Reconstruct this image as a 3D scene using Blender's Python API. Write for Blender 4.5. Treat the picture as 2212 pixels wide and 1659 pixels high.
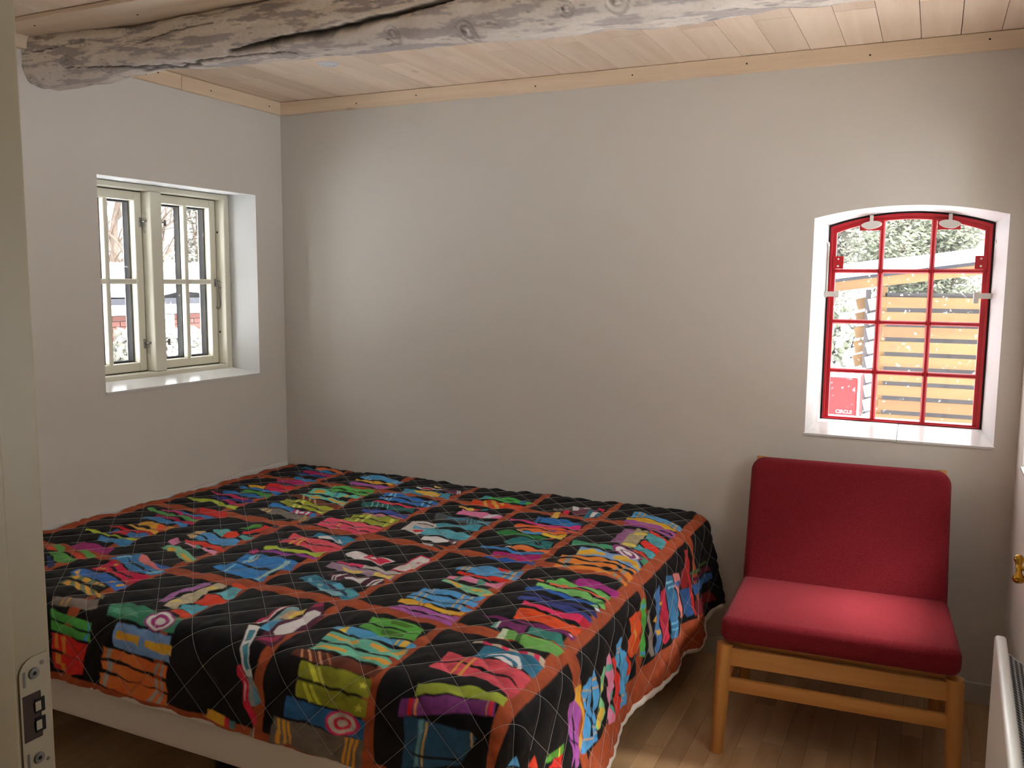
import bpy, bmesh, math, random
import numpy as np
from mathutils import Vector, Matrix, noise as mnoise
from mathutils.geometry import tessellate_polygon

for o in list(bpy.data.objects):
    bpy.data.objects.remove(o, do_unlink=True)
SC = bpy.context.scene
COL = SC.collection
random.seed(4)

# ------------------------------------------------------------------ camera
FPX, YAW, PITCH, ROLL = 1906.81, 0.4434, 0.1154, 0.0086
cam_d = bpy.data.cameras.new('camera')
cam_d.sensor_fit = 'HORIZONTAL'
cam_d.sensor_width = 36.0
cam_d.lens = 36.0 * FPX / 2212.0
cam_d.clip_start = 0.02
cam = bpy.data.objects.new('camera', cam_d)
COL.objects.link(cam)
_f = Vector((-math.sin(YAW) * math.cos(PITCH), math.cos(YAW) * math.cos(PITCH), -math.sin(PITCH)))
_r = Vector((math.cos(YAW), math.sin(YAW), 0))
_u = _r.cross(_f)
_r2 = _r * math.cos(ROLL) + _u * math.sin(ROLL)
_u2 = _u * math.cos(ROLL) - _r * math.sin(ROLL)
M = Matrix((_r2, _u2, -_f)).transposed().to_4x4()
M.translation = Vector((2.8096, -3.3637, 1.45))
cam.matrix_world = M
SC.camera = cam

# ------------------------------------------------------------------ sky, sun, exposure
SKY_STRENGTH = 2.1
SUN_STRENGTH = 11.0
SC.view_settings.view_transform = 'Standard'
SC.view_settings.look = 'None'
SC.view_settings.gamma = 1.0
SC.view_settings.use_curve_mapping = False
SC.view_settings.exposure = 1.53

world = bpy.data.worlds.new('winter_sky')
SC.world = world
world.use_nodes = True
wn = world.node_tree.nodes
wl = world.node_tree.links
wn.clear()
w_out = wn.new('ShaderNodeOutputWorld')
w_bg = wn.new('ShaderNodeBackground')
w_tc = wn.new('ShaderNodeTexCoord')
w_sep = wn.new('ShaderNodeSeparateXYZ')
w_ramp = wn.new('ShaderNodeValToRGB')
w_ramp.color_ramp.elements[0].position = 0.0
w_ramp.color_ramp.elements[0].color = (1.0, 0.985, 0.955, 1)
w_ramp.color_ramp.elements[1].position = 0.9
w_ramp.color_ramp.elements[1].color = (0.93, 0.955, 1.0, 1)
wl.new(w_tc.outputs['Generated'], w_sep.inputs[0])
wl.new(w_sep.outputs['Z'], w_ramp.inputs[0])
wl.new(w_ramp.outputs[0], w_bg.inputs['Color'])
w_bg.inputs['Strength'].default_value = SKY_STRENGTH
wl.new(w_bg.outputs[0], w_out.inputs['Surface'])

# hazy winter sun on the side of the right-hand window
sun_d = bpy.data.lights.new('hazy_sun', 'SUN')
sun_d.energy = SUN_STRENGTH
sun_d.angle = math.radians(28)
sun_d.color = (1.0, 0.975, 0.94)
sun = bpy.data.objects.new('hazy_sun', sun_d)
COL.objects.link(sun)
sun.rotation_euler = Vector((-0.52, -0.06, -0.85)).to_track_quat('-Z', 'Y').to_euler()
sun.location = (8, -3, 8)


def portal(name, loc, rot, sx, sy):
    d = bpy.data.lights.new(name, 'AREA')
    d.shape = 'RECTANGLE'
    d.size, d.size_y = sx, sy
    d.cycles.is_portal = True
    o = bpy.data.objects.new(name, d)
    COL.objects.link(o)
    o.location = loc
    o.rotation_euler = rot
    return o


portal('sky_portal_left', (-0.32, -0.605, 1.43), (math.pi / 2, 0, -math.pi / 2), 0.85, 0.82)
portal('sky_portal_back', (2.713, 0.32, 1.32), (-math.pi / 2, 0, 0), 0.56, 0.80)
portal('sky_portal_right', (3.41, -0.43, 1.35), (math.pi / 2, 0, math.pi / 2), 0.46, 0.95)
portal('sky_portal_far_right', (3.41, -1.63, 1.35), (math.pi / 2, 0, math.pi / 2), 0.80, 0.95)  # serves the unseen window added for fill light


# ------------------------------------------------------------------ helpers
def lin(c):
    out = []
    for v in c[:3]:
        v = v / 255.0
        out.append(v / 12.92 if v <= 0.04045 else ((v + 0.055) / 1.055) ** 2.4)
    return (out[0], out[1], out[2], 1.0)


def new_mat(name):
    m = bpy.data.materials.new(name)
    m.use_nodes = True
    nt = m.node_tree
    nt.nodes.clear()
    out = nt.nodes.new('ShaderNodeOutputMaterial')
    b = nt.nodes.new('ShaderNodeBsdfPrincipled')
    nt.links.new(b.outputs[0], out.inputs['Surface'])
    return m, nt, b


def simple(name, rgb, rough=0.6, metal=0.0, bump=0.0, bscale=200.0, var=0.0, vscale=8.0, spec=0.5, sheen=0.0):
    """Principled material with optional noise colour variation and noise bump."""
    m, nt, b = new_mat(name)
    b.inputs['Base Color'].default_value = lin(rgb)
    b.inputs['Roughness'].default_value = rough
    b.inputs['Metallic'].default_value = metal
    b.inputs['Specular IOR Level'].default_value = spec
    if sheen:
        b.inputs['Sheen Weight'].default_value = sheen
        b.inputs['Sheen Roughness'].default_value = 0.5
    tc = nt.nodes.new('ShaderNodeTexCoord')
    if var:
        n = nt.nodes.new('ShaderNodeTexNoise')
        n.inputs['Scale'].default_value = vscale
        n.inputs['Detail'].default_value = 4
        nt.links.new(tc.outputs['Object'], n.inputs['Vector'])
        r = nt.nodes.new('ShaderNodeValToRGB')
        c = lin(rgb)
        r.color_ramp.elements[0].position = 0.3
        r.color_ramp.elements[1].position = 0.7
        r.color_ramp.elements[0].color = (c[0] * (1 - var), c[1] * (1 - var), c[2] * (1 - var), 1)
        r.color_ramp.elements[1].color = (min(1, c[0] * (1 + var)), min(1, c[1] * (1 + var)), min(1, c[2] * (1 + var)), 1)
        nt.links.new(n.outputs['Fac'], r.inputs[0])
        nt.links.new(r.outputs[0], b.inputs['Base Color'])
    if bump:
        n2 = nt.nodes.new('ShaderNodeTexNoise')
        n2.inputs['Scale'].default_value = bscale
        n2.inputs['Detail'].default_value = 3
        nt.links.new(tc.outputs['Object'], n2.inputs['Vector'])
        bp = nt.nodes.new('ShaderNodeBump')
        bp.inputs['Strength'].default_value = bump
        bp.inputs['Distance'].default_value = 0.002
        nt.links.new(n2.outputs['Fac'], bp.inputs['Height'])
        nt.links.new(bp.outputs[0], b.inputs['Normal'])
    return m


def wood(name, light, dark, axis, rough=0.5, knots=0.0, knot_rgb=(120, 80, 50), grain=14.0, rnd=0.12, stretch=0.06, kscale=3.0):
    """Plank wood: grain noise stretched along axis, optional knots, per-object tint."""
    m, nt, b = new_mat(name)
    L = nt.links
    g = nt.nodes.new('ShaderNodeNewGeometry')
    mp = nt.nodes.new('ShaderNodeMapping')
    sc = [grain, grain, grain]
    sc[axis] = grain * stretch
    mp.inputs['Scale'].default_value = sc
    oi = nt.nodes.new('ShaderNodeObjectInfo')
    mul = nt.nodes.new('ShaderNodeVectorMath')
    mul.operation = 'MULTIPLY_ADD'
    cmb = nt.nodes.new('ShaderNodeCombineXYZ')
    for i in range(3):
        L.new(oi.outputs['Random'], cmb.inputs[i])
    mul.inputs[1].default_value = (37.0, 23.0, 51.0)
    L.new(cmb.outputs[0], mul.inputs[0])
    L.new(g.outputs['Position'], mul.inputs[2])
    L.new(mul.outputs[0], mp.inputs['Vector'])
    n = nt.nodes.new('ShaderNodeTexNoise')
    n.inputs['Scale'].default_value = 1.0
    n.inputs['Detail'].default_value = 6
    n.inputs['Roughness'].default_value = 0.6
    n.inputs['Distortion'].default_value = 0.4
    L.new(mp.outputs[0], n.inputs['Vector'])
    r = nt.nodes.new('ShaderNodeValToRGB')
    r.color_ramp.elements[0].position = 0.34
    r.color_ramp.elements[0].color = lin(dark)
    r.color_ramp.elements[1].position = 0.62
    r.color_ramp.elements[1].color = lin(light)
    L.new(n.outputs['Fac'], r.inputs[0])
    col = r.outputs[0]
    if knots:
        mp2 = nt.nodes.new('ShaderNodeMapping')
        s2 = [kscale * 2.0] * 3
        s2[axis] = kscale
        mp2.inputs['Scale'].default_value = s2
        L.new(mul.outputs[0], mp2.inputs['Vector'])
        v = nt.nodes.new('ShaderNodeTexVoronoi')
        v.inputs['Scale'].default_value = 1.0
        L.new(mp2.outputs[0], v.inputs['Vector'])
        r2 = nt.nodes.new('ShaderNodeValToRGB')
        r2.color_ramp.elements[0].position = 0.04
        r2.color_ramp.elements[0].color = (knots, knots, knots, 1)
        r2.color_ramp.elements[1].position = 0.11
        r2.color_ramp.elements[1].color = (0, 0, 0, 1)
        L.new(v.outputs['Distance'], r2.inputs[0])
        mx = nt.nodes.new('ShaderNodeMixRGB')
        L.new(r2.outputs[0], mx.inputs['Fac'])
        L.new(col, mx.inputs[1])
        mx.inputs[2].default_value = lin(knot_rgb)
        col = mx.outputs[0]
    hs = nt.nodes.new('ShaderNodeHueSaturation')
    mr = nt.nodes.new('ShaderNodeMapRange')
    mr.inputs['To Min'].default_value = 1.0 - rnd
    mr.inputs['To Max'].default_value = 1.0 + rnd
    L.new(oi.outputs['Random'], mr.inputs['Value'])
    L.new(mr.outputs[0], hs.inputs['Value'])
    L.new(col, hs.inputs['Color'])
    L.new(hs.outputs[0], b.inputs['Base Color'])
    b.inputs['Roughness'].default_value = rough
    bp = nt.nodes.new('ShaderNodeBump')
    bp.inputs['Strength'].default_value = 0.12
    bp.inputs['Distance'].default_value = 0.002
    L.new(n.outputs['Fac'], bp.inputs['Height'])
    L.new(bp.outputs[0], b.inputs['Normal'])
    return m


def vcol_mat(name, attr, rough=0.8, bump=0.0, bscale=600.0, spec=0.3, sheen=0.0, nvar=0.0):
    """Material whose colour is a colour attribute stored on the mesh (printed cloth, weathered log)."""
    m, nt, b = new_mat(name)
    a = nt.nodes.new('ShaderNodeAttribute')
    a.attribute_name = attr
    nt.links.new(a.outputs['Color'], b.inputs['Base Color'])
    b.inputs['Roughness'].default_value = rough
    b.inputs['Specular IOR Level'].default_value = spec
    if sheen:
        b.inputs['Sheen Weight'].default_value = sheen
        b.inputs['Sheen Roughness'].default_value = 0.45
    tc = nt.nodes.new('ShaderNodeTexCoord')
    if nvar:
        n = nt.nodes.new('ShaderNodeTexNoise')
        n.inputs['Scale'].default_value = 90.0
        n.inputs['Detail'].default_value = 4
        nt.links.new(tc.outputs['Object'], n.inputs['Vector'])
        mr = nt.nodes.new('ShaderNodeMapRange')
        mr.inputs['To Min'].default_value = 1 - nvar
        mr.inputs['To Max'].default_value = 1 + nvar
        nt.links.new(n.outputs['Fac'], mr.inputs['Value'])
        mx = nt.nodes.new('ShaderNodeVectorMath')
        mx.operation = 'SCALE'
        nt.links.new(a.outputs['Color'], mx.inputs[0])
        nt.links.new(mr.outputs[0], mx.inputs['Scale'])
        nt.links.new(mx.outputs[0], b.inputs['Base Color'])
    if bump:
        n2 = nt.nodes.new('ShaderNodeTexNoise')
        n2.inputs['Scale'].default_value = bscale
        nt.links.new(tc.outputs['Object'], n2.inputs['Vector'])
        bp = nt.nodes.new('ShaderNodeBump')
        bp.inputs['Strength'].default_value = bump
        bp.inputs['Distance'].default_value = 0.001
        nt.links.new(n2.outputs['Fac'], bp.inputs['Height'])
        nt.links.new(bp.outputs[0], b.inputs['Normal'])
    return m


def glass_mat(name, tint=(1, 1, 1), refl=0.06, dirt=0.0):
    """Thin window glass: lets light straight through, reflects a little, with faint dried specks."""
    m = bpy.data.materials.new(name)
    m.use_nodes = True
    nt = m.node_tree
    nt.nodes.clear()
    L = nt.links
    out = nt.nodes.new('ShaderNodeOutputMaterial')
    tr = nt.nodes.new('ShaderNodeBsdfTransparent')
    tr.inputs['Color'].default_value = (tint[0], tint[1], tint[2], 1)
    gl = nt.nodes.new('ShaderNodeBsdfGlossy')
    gl.inputs['Roughness'].default_value = 0.02
    mx = nt.nodes.new('ShaderNodeMixShader')
    mx.inputs[0].default_value = refl
    L.new(tr.outputs[0], mx.inputs[1])
    L.new(gl.outputs[0], mx.inputs[2])
    last = mx.outputs[0]
    if dirt:
        tc = nt.nodes.new('ShaderNodeTexCoord')
        v = nt.nodes.new('ShaderNodeTexNoise')
        v.inputs['Scale'].default_value = 55.0
        v.inputs['Detail'].default_value = 2
        L.new(tc.outputs['Object'], v.inputs['Vector'])
        r = nt.nodes.new('ShaderNodeValToRGB')
        r.color_ramp.elements[0].position = 0.66
        r.color_ramp.elements[0].color = (dirt * 0.03, dirt * 0.03, dirt * 0.03, 1)
        r.color_ramp.elements[1].position = 0.74
        r.color_ramp.elements[1].color = (dirt, dirt, dirt, 1)
        L.new(v.outputs['Fac'], r.inputs[0])
        df = nt.nodes.new('ShaderNodeBsdfTranslucent')
        df.inputs['Color'].default_value = (0.9, 0.9, 0.9, 1)
        m2 = nt.nodes.new('ShaderNodeMixShader')
        L.new(r.outputs[0], m2.inputs[0])
        L.new(last, m2.inputs[1])
        L.new(df.outputs[0], m2.inputs[2])
        last = m2.outputs[0]
    L.new(last, out.inputs['Surface'])
    return m


def tag(o, label=None, cat=None, group=None, kind=None):
    if label:
        o['label'] = label
    if cat:
        o['category'] = cat
    if group:
        o['group'] = group
    if kind:
        o['kind'] = kind
    return o


def empty(name, loc=(0, 0, 0), rz=0.0):
    o = bpy.data.objects.new(name, None)
    o.empty_display_size = 0.1
    COL.objects.link(o)
    o.location = loc
    o.rotation_euler = (0, 0, rz)
    return o


def put(name, me, mat, parent=None, local=False, loc=None):
    """Link mesh data as an object. World coordinates unless local."""
    o = bpy.data.objects.new(name, me)
    COL.objects.link(o)
    if mat is not None and len(me.materials) == 0:
        me.materials.append(mat)
    if loc is not None:
        o.location = loc
    if parent is not None:
        o.parent = parent
        if not local:
            base = Vector((0, 0, 0))
            p = parent
            while p is not None:
                base += p.location
                p = p.parent
            o.location = Vector(o.location) - base
    return o


class MB:
    """Collects shapes into one mesh."""

    def __init__(self):
        self.bm = bmesh.new()

    def box(self, x0, x1, y0, y1, z0, z1, bevel=0.0, seg=2):
        bm = bmesh.new()
        bmesh.ops.create_cube(bm, size=1.0)
        for v in bm.verts:
            v.co = Vector((x0 + (v.co.x + .5) * (x1 - x0), y0 + (v.co.y + .5) * (y1 - y0), z0 + (v.co.z + .5) * (z1 - z0)))
        if bevel:
            bmesh.ops.bevel(bm, geom=bm.edges[:], offset=bevel, segments=seg, affect='EDGES', profile=0.5)
        self._merge(bm)
        return self

    def _merge(self, bm):
        me = bpy.data.meshes.new('tmp')
        bm.to_mesh(me)
        bm.free()
        self.bm.from_mesh(me)
        bpy.data.meshes.remove(me)

    def tube(self, pts, rad, seg=10, caps=True):
        """Round tube along points; rad a number or one per point."""
        pts = [Vector(p) for p in pts]
        n = len(pts)
        if not hasattr(rad, '__len__'):
            rad = [rad] * n
        bm = bmesh.new()
        rings = []
        up = None
        for i, p in enumerate(pts):
            d = (pts[min(i + 1, n - 1)] - pts[max(i - 1, 0)]).normalized()
            if up is None:
                up = Vector((0, 0, 1)) if abs(d.z) < 0.9 else Vector((1, 0, 0))
            a = d.cross(up)
            if a.length < 1e-6:
                a = d.cross(Vector((0, 1, 0)))
            a.normalize()
            b = a.cross(d).normalized()
            up = b
            rings.append([bm.verts.new(p + a * (rad[i] * math.cos(2 * math.pi * k / seg)) + b * (rad[i] * math.sin(2 * math.pi * k / seg))) for k in range(seg)])
        for i in range(n - 1):
            for k in range(seg):
                bm.faces.new((rings[i][k], rings[i][(k + 1) % seg], rings[i + 1][(k + 1) % seg], rings[i + 1][k]))
        if caps:
            bm.faces.new(rings[0][::-1])
            bm.faces.new(rings[-1])
        bmesh.ops.recalc_face_normals(bm, faces=bm.faces[:])
        self._merge(bm)
        return self

    def lathe(self, prof, origin, axis, seg=24):
        """Revolve (radius, height) pairs around axis through origin."""
        o = Vector(origin)
        ax = Vector(axis).normalized()
        a = ax.orthogonal().normalized()
        b = ax.cross(a)
        bm = bmesh.new()
        rings = []
        for r, h in prof:
            rings.append([bm.verts.new(o + ax * h + a * (r * math.cos(2 * math.pi * k / seg)) + b * (r * math.sin(2 * math.pi * k / seg))) for k in range(seg)])
        for i in range(len(rings) - 1):
            for k in range(seg):
                bm.faces.new((rings[i][k], rings[i][(k + 1) % seg], rings[i + 1][(k + 1) % seg], rings[i + 1][k]))
        bm.faces.new(rings[0][::-1])
        bm.faces.new(rings[-1])
        bmesh.ops.remove_doubles(bm, verts=bm.verts[:], dist=1e-6)
        bmesh.ops.recalc_face_normals(bm, faces=bm.faces[:])
        self._merge(bm)
        return self

    def prism(self, pts, d):
        """Extrude a flat polygon (3D points) by vector d."""
        d = Vector(d)
        pts = [Vector(p) for p in pts]
        bm = bmesh.new()
        a = [bm.verts.new(p) for p in pts]
        b = [bm.verts.new(p + d) for p in pts]
        n = len(pts)
        for tri in tessellate_polygon([pts]):
            bm.faces.new([a[i] for i in tri])
            bm.faces.new([b[i] for i in tri][::-1])
        for i in range(n):
            bm.faces.new((a[i], a[(i + 1) % n], b[(i + 1) % n], b[i]))
        bmesh.ops.recalc_face_normals(bm, faces=bm.faces[:])
        self._merge(bm)
        return self

    def build(self, name, mat, parent=None, local=False, smooth=False, loc=None):
        me = bpy.data.meshes.new(name)
        self.bm.to_mesh(me)
        self.bm.free()
        if smooth:
            for p in me.polygons:
                p.use_smooth = True
        return put(name, me, mat, parent, local, loc)


def bevel_mod(o, w=0.003, seg=2, angle=0.6):
    md = o.modifiers.new('bevel', 'BEVEL')
    md.width = w
    md.segments = seg
    md.limit_method = 'ANGLE'
    md.angle_limit = angle
    return o


def smooth_angle(o, deg=40):
    for p in o.data.polygons:
        p.use_smooth = True
    try:
        o.data.set_sharp_from_angle(angle=math.radians(deg))
    except Exception:
        pass
    return o


UNIT = bpy.data.meshes.new('board_block')
_b = bmesh.new()
bmesh.ops.create_cube(_b, size=1.0)
_b.to_mesh(UNIT)
_b.free()
_unit_by_mat = {}


def block(name, x0, x1, y0, y1, z0, z1, mat, parent=None, rz=0.0):
    """A shared unit block scaled to size (boards, strips, slats)."""
    me = _unit_by_mat.get(mat.name)
    if me is None:
        me = UNIT.copy()
        me.materials.append(mat)
        _unit_by_mat[mat.name] = me
    o = bpy.data.objects.new(name, me)
    COL.objects.link(o)
    o.location = ((x0 + x1) / 2, (y0 + y1) / 2, (z0 + z1) / 2)
    o.scale = (x1 - x0, y1 - y0, z1 - z0)
    o.rotation_euler = (0, 0, rz)
    if parent is not None:
        base = Vector((0, 0, 0))
        p = parent
        while p is not None:
            base += p.location
            p = p.parent
        o.parent = parent
        o.location = Vector(o.location) - base
    return o

# ------------------------------------------------------------------ materials of the shell
M_WALL = simple('white_wall_paint', (219, 214, 206), rough=0.75, bump=0.10, bscale=260, spec=0.25)
M_REVEAL = simple('white_reveal_plaster', (214, 214, 213), rough=0.7, bump=0.08, bscale=120, spec=0.25)
M_TILE = simple('white_glazed_tile', (222, 222, 220), rough=0.18, var=0.03, vscale=5)
M_CREAM = simple('cream_window_paint', (226, 222, 204), rough=0.42, bump=0.03, bscale=90)
M_DARK_SEAL = simple('dark_glazing_spacer', (24, 25, 30), rough=0.8, var=0.25, vscale=60, spec=0.08)
M_GAP = simple('dark_gap_rubber', (24, 22, 22), rough=0.9)
M_RED_IRON = simple('red_iron_paint', (190, 30, 42), rough=0.38, bump=0.08, bscale=60)
M_WHITE_IRON = simple('white_painted_iron', (222, 220, 212), rough=0.5)
M_STEEL = simple('zinc_steel', (150, 150, 148), rough=0.32, metal=0.9)
M_GLASS = glass_mat('clear_window_glass', refl=0.05, dirt=0.10)
M_GLASS_RED = glass_mat('dusty_window_glass', refl=0.04, dirt=0.30)
M_CEIL = wood('whitewashed_pine_boards', (246, 226, 204), (232, 207, 182), 1, rough=0.55, knots=0.75, knot_rgb=(158, 122, 92), grain=11.0, rnd=0.07, kscale=2.6)
M_TRIMW = wood('whitewashed_pine_trim', (240, 219, 192), (220, 194, 164), 0, rough=0.55, knots=0.7, knot_rgb=(146, 108, 78), grain=11.0, rnd=0.04, kscale=2.2)
M_TRIMY = wood('whitewashed_pine_trim_side', (240, 219, 192), (220, 194, 164), 1, rough=0.55, knots=0.7, knot_rgb=(146, 108, 78), grain=11.0, rnd=0.04, kscale=2.2)
M_SLAB = simple('dark_ceiling_void', (40, 32, 26), rough=0.9)
M_FLOOR = wood('beech_laminate_strips', (208, 174, 132), (182, 144, 102), 1, rough=0.38, grain=9.0, rnd=0.14, stretch=0.10)
M_FLOORSUB = simple('dark_floor_joint', (70, 52, 36), rough=0.8)  # dark brown subfloor showing in the joints
M_BASEB = simple('white_baseboard_paint', (216, 213, 207), rough=0.5)
M_JAMB = simple('ivory_door_frame_paint', (160, 148, 122), rough=0.45, bump=0.05, bscale=40)
M_SCREW = simple('grey_screw_metal', (128, 128, 126), rough=0.4, metal=0.7)
M_NAIL = simple('dark_nail_hole', (44, 30, 22), rough=0.9)
M_BROWN_PLUG = simple('dark_brown_plug', (52, 32, 26), rough=0.6)

ROOM_W, ROOM_D, CEIL = 3.09, 2.76, 2.268
WT = 0.30


def wall_shell(name, mapf, u0, u1, v0, v1, holes, mat, thick, reveal_mat):
    """Wall slab with splayed openings: inner outline -> mid outline (at depth) -> outside."""
    bm = bmesh.new()
    outer = [(u0, v0), (u1, v0), (u1, v1), (u0, v1)]

    def ring(pts, d):
        return [bm.verts.new(mapf(u, v, d)) for u, v in pts]

    for side, d, key in ((0, 0.0, 0), (1, thick, 1)):
        loops = [outer] + [h[key] for h in holes]
        vs = []
        for lp in loops:
            vs += ring(lp, d)
        polys = [[Vector((u, v, 0)) for u, v in lp] for lp in loops]
        for tri in tessellate_polygon(polys):
            try:
                bm.faces.new([vs[i] for i in tri])
            except ValueError:
                pass
        if side == 0:
            va = vs
        else:
            vb = vs
    for i in range(4):
        bm.faces.new((va[i], va[(i + 1) % 4], vb[(i + 1) % 4], vb[i]))
    k = 4
    for h in holes:
        n = len(h[0])
        mid = ring(h[1], h[2])
        for i in range(n):
            j = (i + 1) % n
            f = bm.faces.new((va[k + i], va[k + j], mid[j], mid[i]))
            f.material_index = 1
            f = bm.faces.new((mid[i], mid[j], vb[k + j], vb[k + i]))
            f.material_index = 1
        k += n
    bmesh.ops.recalc_face_normals(bm, faces=bm.faces[:])
    me = bpy.data.meshes.new(name)
    bm.to_mesh(me)
    bm.free()
    me.materials.append(mat)
    me.materials.append(reveal_mat)
    o = put(name, me, None)
    tag(o, kind='structure')
    return o


def arch_outline(x0, x1, zb, zs, za, n=16):
    """Closed outline: bottom-left, bottom-right, then the segmental arch from right to left."""
    h = za - zs
    w = (x1 - x0) / 2
    R = (w * w + h * h) / (2 * h)
    xc = (x0 + x1) / 2
    a = math.asin(w / R)
    pts = [(x0, zb), (x1, zb)]
    for i in range(n + 1):
        t = a - 2 * a * i / n
        pts.append((xc + R * math.sin(t), za - R + R * math.cos(t)))
    return pts


def arch_z(x, x0, x1, zs, za):
    h = za - zs
    w = (x1 - x0) / 2
    R = (w * w + h * h) / (2 * h)
    xc = (x0 + x1) / 2
    return za - R + math.sqrt(R * R - (x - xc) ** 2)


# back wall with the arched opening
arch_in = arch_outline(2.407, 3.020, 0.900, 1.685, 1.723)
arch_mid = arch_outline(2.4425, 2.9880, 0.940, 1.668, 1.713)
wall_back = wall_shell('wall_back', lambda u, v, d: Vector((u, d, v)), -0.30, 3.39, -0.15, 2.45,
                       [(arch_in, arch_mid, 0.15)], M_WALL, WT, M_REVEAL)
# left wall with the casement opening
rect_in = [(-1.0286, 1.012), (-0.181, 1.012), (-0.181, 1.8305), (-1.0286, 1.8305)]
wall_left = wall_shell('wall_left', lambda u, v, d: Vector((-d, u, v)), -2.90, 0.0, -0.15, 2.45,
                       [(rect_in, [(-1.031, 1.030), (-0.181, 1.030), (-0.181, 1.836), (-1.031, 1.836)], 0.16)], M_WALL, WT, M_REVEAL)
# right wall with a window at the edge of the picture and an unseen one added above the heater for fill light
def rwin(y0, y1):
    return ([(y0, 0.885), (y1, 0.885), (y1, 1.80), (y0, 1.80)], [(y0 + .02, 0.90), (y1 - .02, 0.90), (y1 - .02, 1.80), (y0 + .02, 1.80)], 0.16)


RWINS = ((-0.62, -0.215), (-2.02, -1.24))
wall_right = wall_shell('wall_right', lambda u, v, d: Vector((ROOM_W + d, u, v)), -2.90, 0.0, -0.15, 2.45,
                        [rwin(*q) for q in RWINS], M_WALL, WT, M_REVEAL)
# wall with the doorway the picture is taken through
wf = MB()
wf.box(-0.30, 1.945, -2.91, -ROOM_D, -0.15, 2.45)
wf.box(2.935, 3.39, -2.91, -ROOM_D, -0.15, 2.45)
wf.box(1.945, 2.935, -2.91, -ROOM_D, 2.085, 2.45)
tag(wf.build('wall_front', M_WALL), kind='structure')
# hall behind the camera
for nm, b in (('wall_hall_left', (1.10, 1.20, -4.80, -2.91, -0.15, 2.45)), ('wall_hall_right', (3.45, 3.55, -4.80, -2.91, -0.15, 2.45)),
              ('wall_hall_end', (1.10, 3.55, -4.90, -4.80, -0.15, 2.45)), ('wall_hall_side', (3.39, 3.55, -2.93, -2.86, -0.15, 2.45))):
    m_ = MB()
    m_.box(*b)
    tag(m_.build(nm, M_WALL), kind='structure')
m_ = MB()
m_.box(1.10, 3.55, -4.90, -2.91, 2.35, 2.45)
tag(m_.build('ceiling_hall', M_WALL), kind='structure')
m_ = MB()
m_.box(1.10, 3.55, -4.90, -2.91, -0.15, 0.0)
tag(m_.build('floor_hall', M_FLOOR), kind='structure')

# ------------------------------------------------------------------ floor of beech strips
fl = MB()
fl.box(-0.05, ROOM_W + 0.05, -2.91, 0.05, -0.15, -0.006)
floor = fl.build('floor', M_FLOORSUB)
tag(floor, kind='structure')
SW = 0.0665
rest = MB()
rng = random.Random(11)
ncol = int(ROOM_W / SW) + 1
for i in range(ncol):
    x0 = i * SW
    x1 = min(ROOM_W, x0 + SW)
    if x1 - x0 < 0.01:
        continue
    y = 0.0 - rng.uniform(0.0, 0.45)
    ys = [0.0, y]
    while y > -2.90:
        y -= rng.choice((0.33, 0.41, 0.47, 0.52))
        ys.append(max(y, -2.90))
    for a, b2 in zip(ys[1:], ys[:-1]):
        if b2 - a < 0.01:
            continue
        if x1 > 1.98 and a > -2.0:
            block('floor_strip', x0 + .0004, x1 - .0004, a + .0004, b2 - .0004, -0.012, 0.0, M_FLOOR, floor)
        else:
            rest.box(x0 + .0004, x1 - .0004, a + .0004, b2 - .0004, -0.012, 0.0)
fr = rest.build('floor_strips_beyond', M_FLOOR, floor)
tag(fr, kind='stuff')

# ------------------------------------------------------------------ ceiling of whitewashed boards
cl = MB()
cl.box(-0.30, 3.39, -2.95, 0.30, 2.30, 2.45)
ceiling = cl.build('ceiling', M_SLAB)
tag(ceiling, kind='structure')
rng = random.Random(5)
edges = [2.84 - 0.1178 * k for k in range(-3, 26)]
edges = sorted([e for e in edges if -0.06 < e < 3.2])
for i in range(len(edges) - 1):
    x0, x1 = max(0.0, edges[i]), min(ROOM_W, edges[i + 1])
    if x1 - x0 < 0.02:
        continue
    g = 0.0010
    k = round((2.84 - edges[i]) / 0.1178)
    cuts = [0.0, -0.438, -1.42] if k % 2 == 1 else [0.0, -1.42]
    for a, b2 in zip(cuts[1:], cuts[:-1]):
        block('ceiling_board', x0 + g, x1 - g, a + g, b2 - g, CEIL + rng.uniform(-.0002, .0002), 2.301, M_CEIL, ceiling)
    cut = -2.0 - rng.uniform(0, 0.5)
    for a, b2 in ((cut, -1.42), (-2.76, cut)):
        block('ceiling_board', x0 + g, x1 - g, a + g, b2 - g, CEIL + rng.uniform(-.0002, .0002), 2.301, M_CEIL, ceiling)

# cover boards between wall and ceiling, nailed
def nails(parent, pts, axis):
    for p in pts:
        n = MB()
        n.lathe([(0.0, 0.0015), (0.0028, 0.0012), (0.0032, 0.0)], p, axis, seg=8)
        n.build('nail', M_NAIL, parent)


t = MB()
t.box(0.0, ROOM_W, -0.021, 0.0, 2.2095, 2.2665)
o = t.build('trim_1', M_TRIMW)
bevel_mod(tag(o, kind='structure'), 0.002)
nails(o, [(q, -0.0212, 2.236 + 0.008 * math.sin(q * 9)) for q in (0.445, 0.755, 1.315, 1.72, 2.15, 2.565, 2.925)], (0, -1, 0))
t = MB()
t.box(0.0, 0.021, -0.62, -0.0212, 2.2095, 2.2665)
o = t.build('trim_2', M_TRIMY)
bevel_mod(tag(o, kind='structure'), 0.002)
nails(o, [(0.0212, -0.10, 2.235), (0.0212, -0.46, 2.235)], (1, 0, 0))
t = MB()
t.box(0.0, 0.0205, -2.76, -0.6212, 2.2095, 2.2665)
o = t.build('trim_3', M_TRIMY)
bevel_mod(tag(o, kind='structure'), 0.002)
nails(o, [(0.0207, -0.80, 2.232), (0.0207, -0.74, 2.25)], (1, 0, 0))
t = MB()
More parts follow.
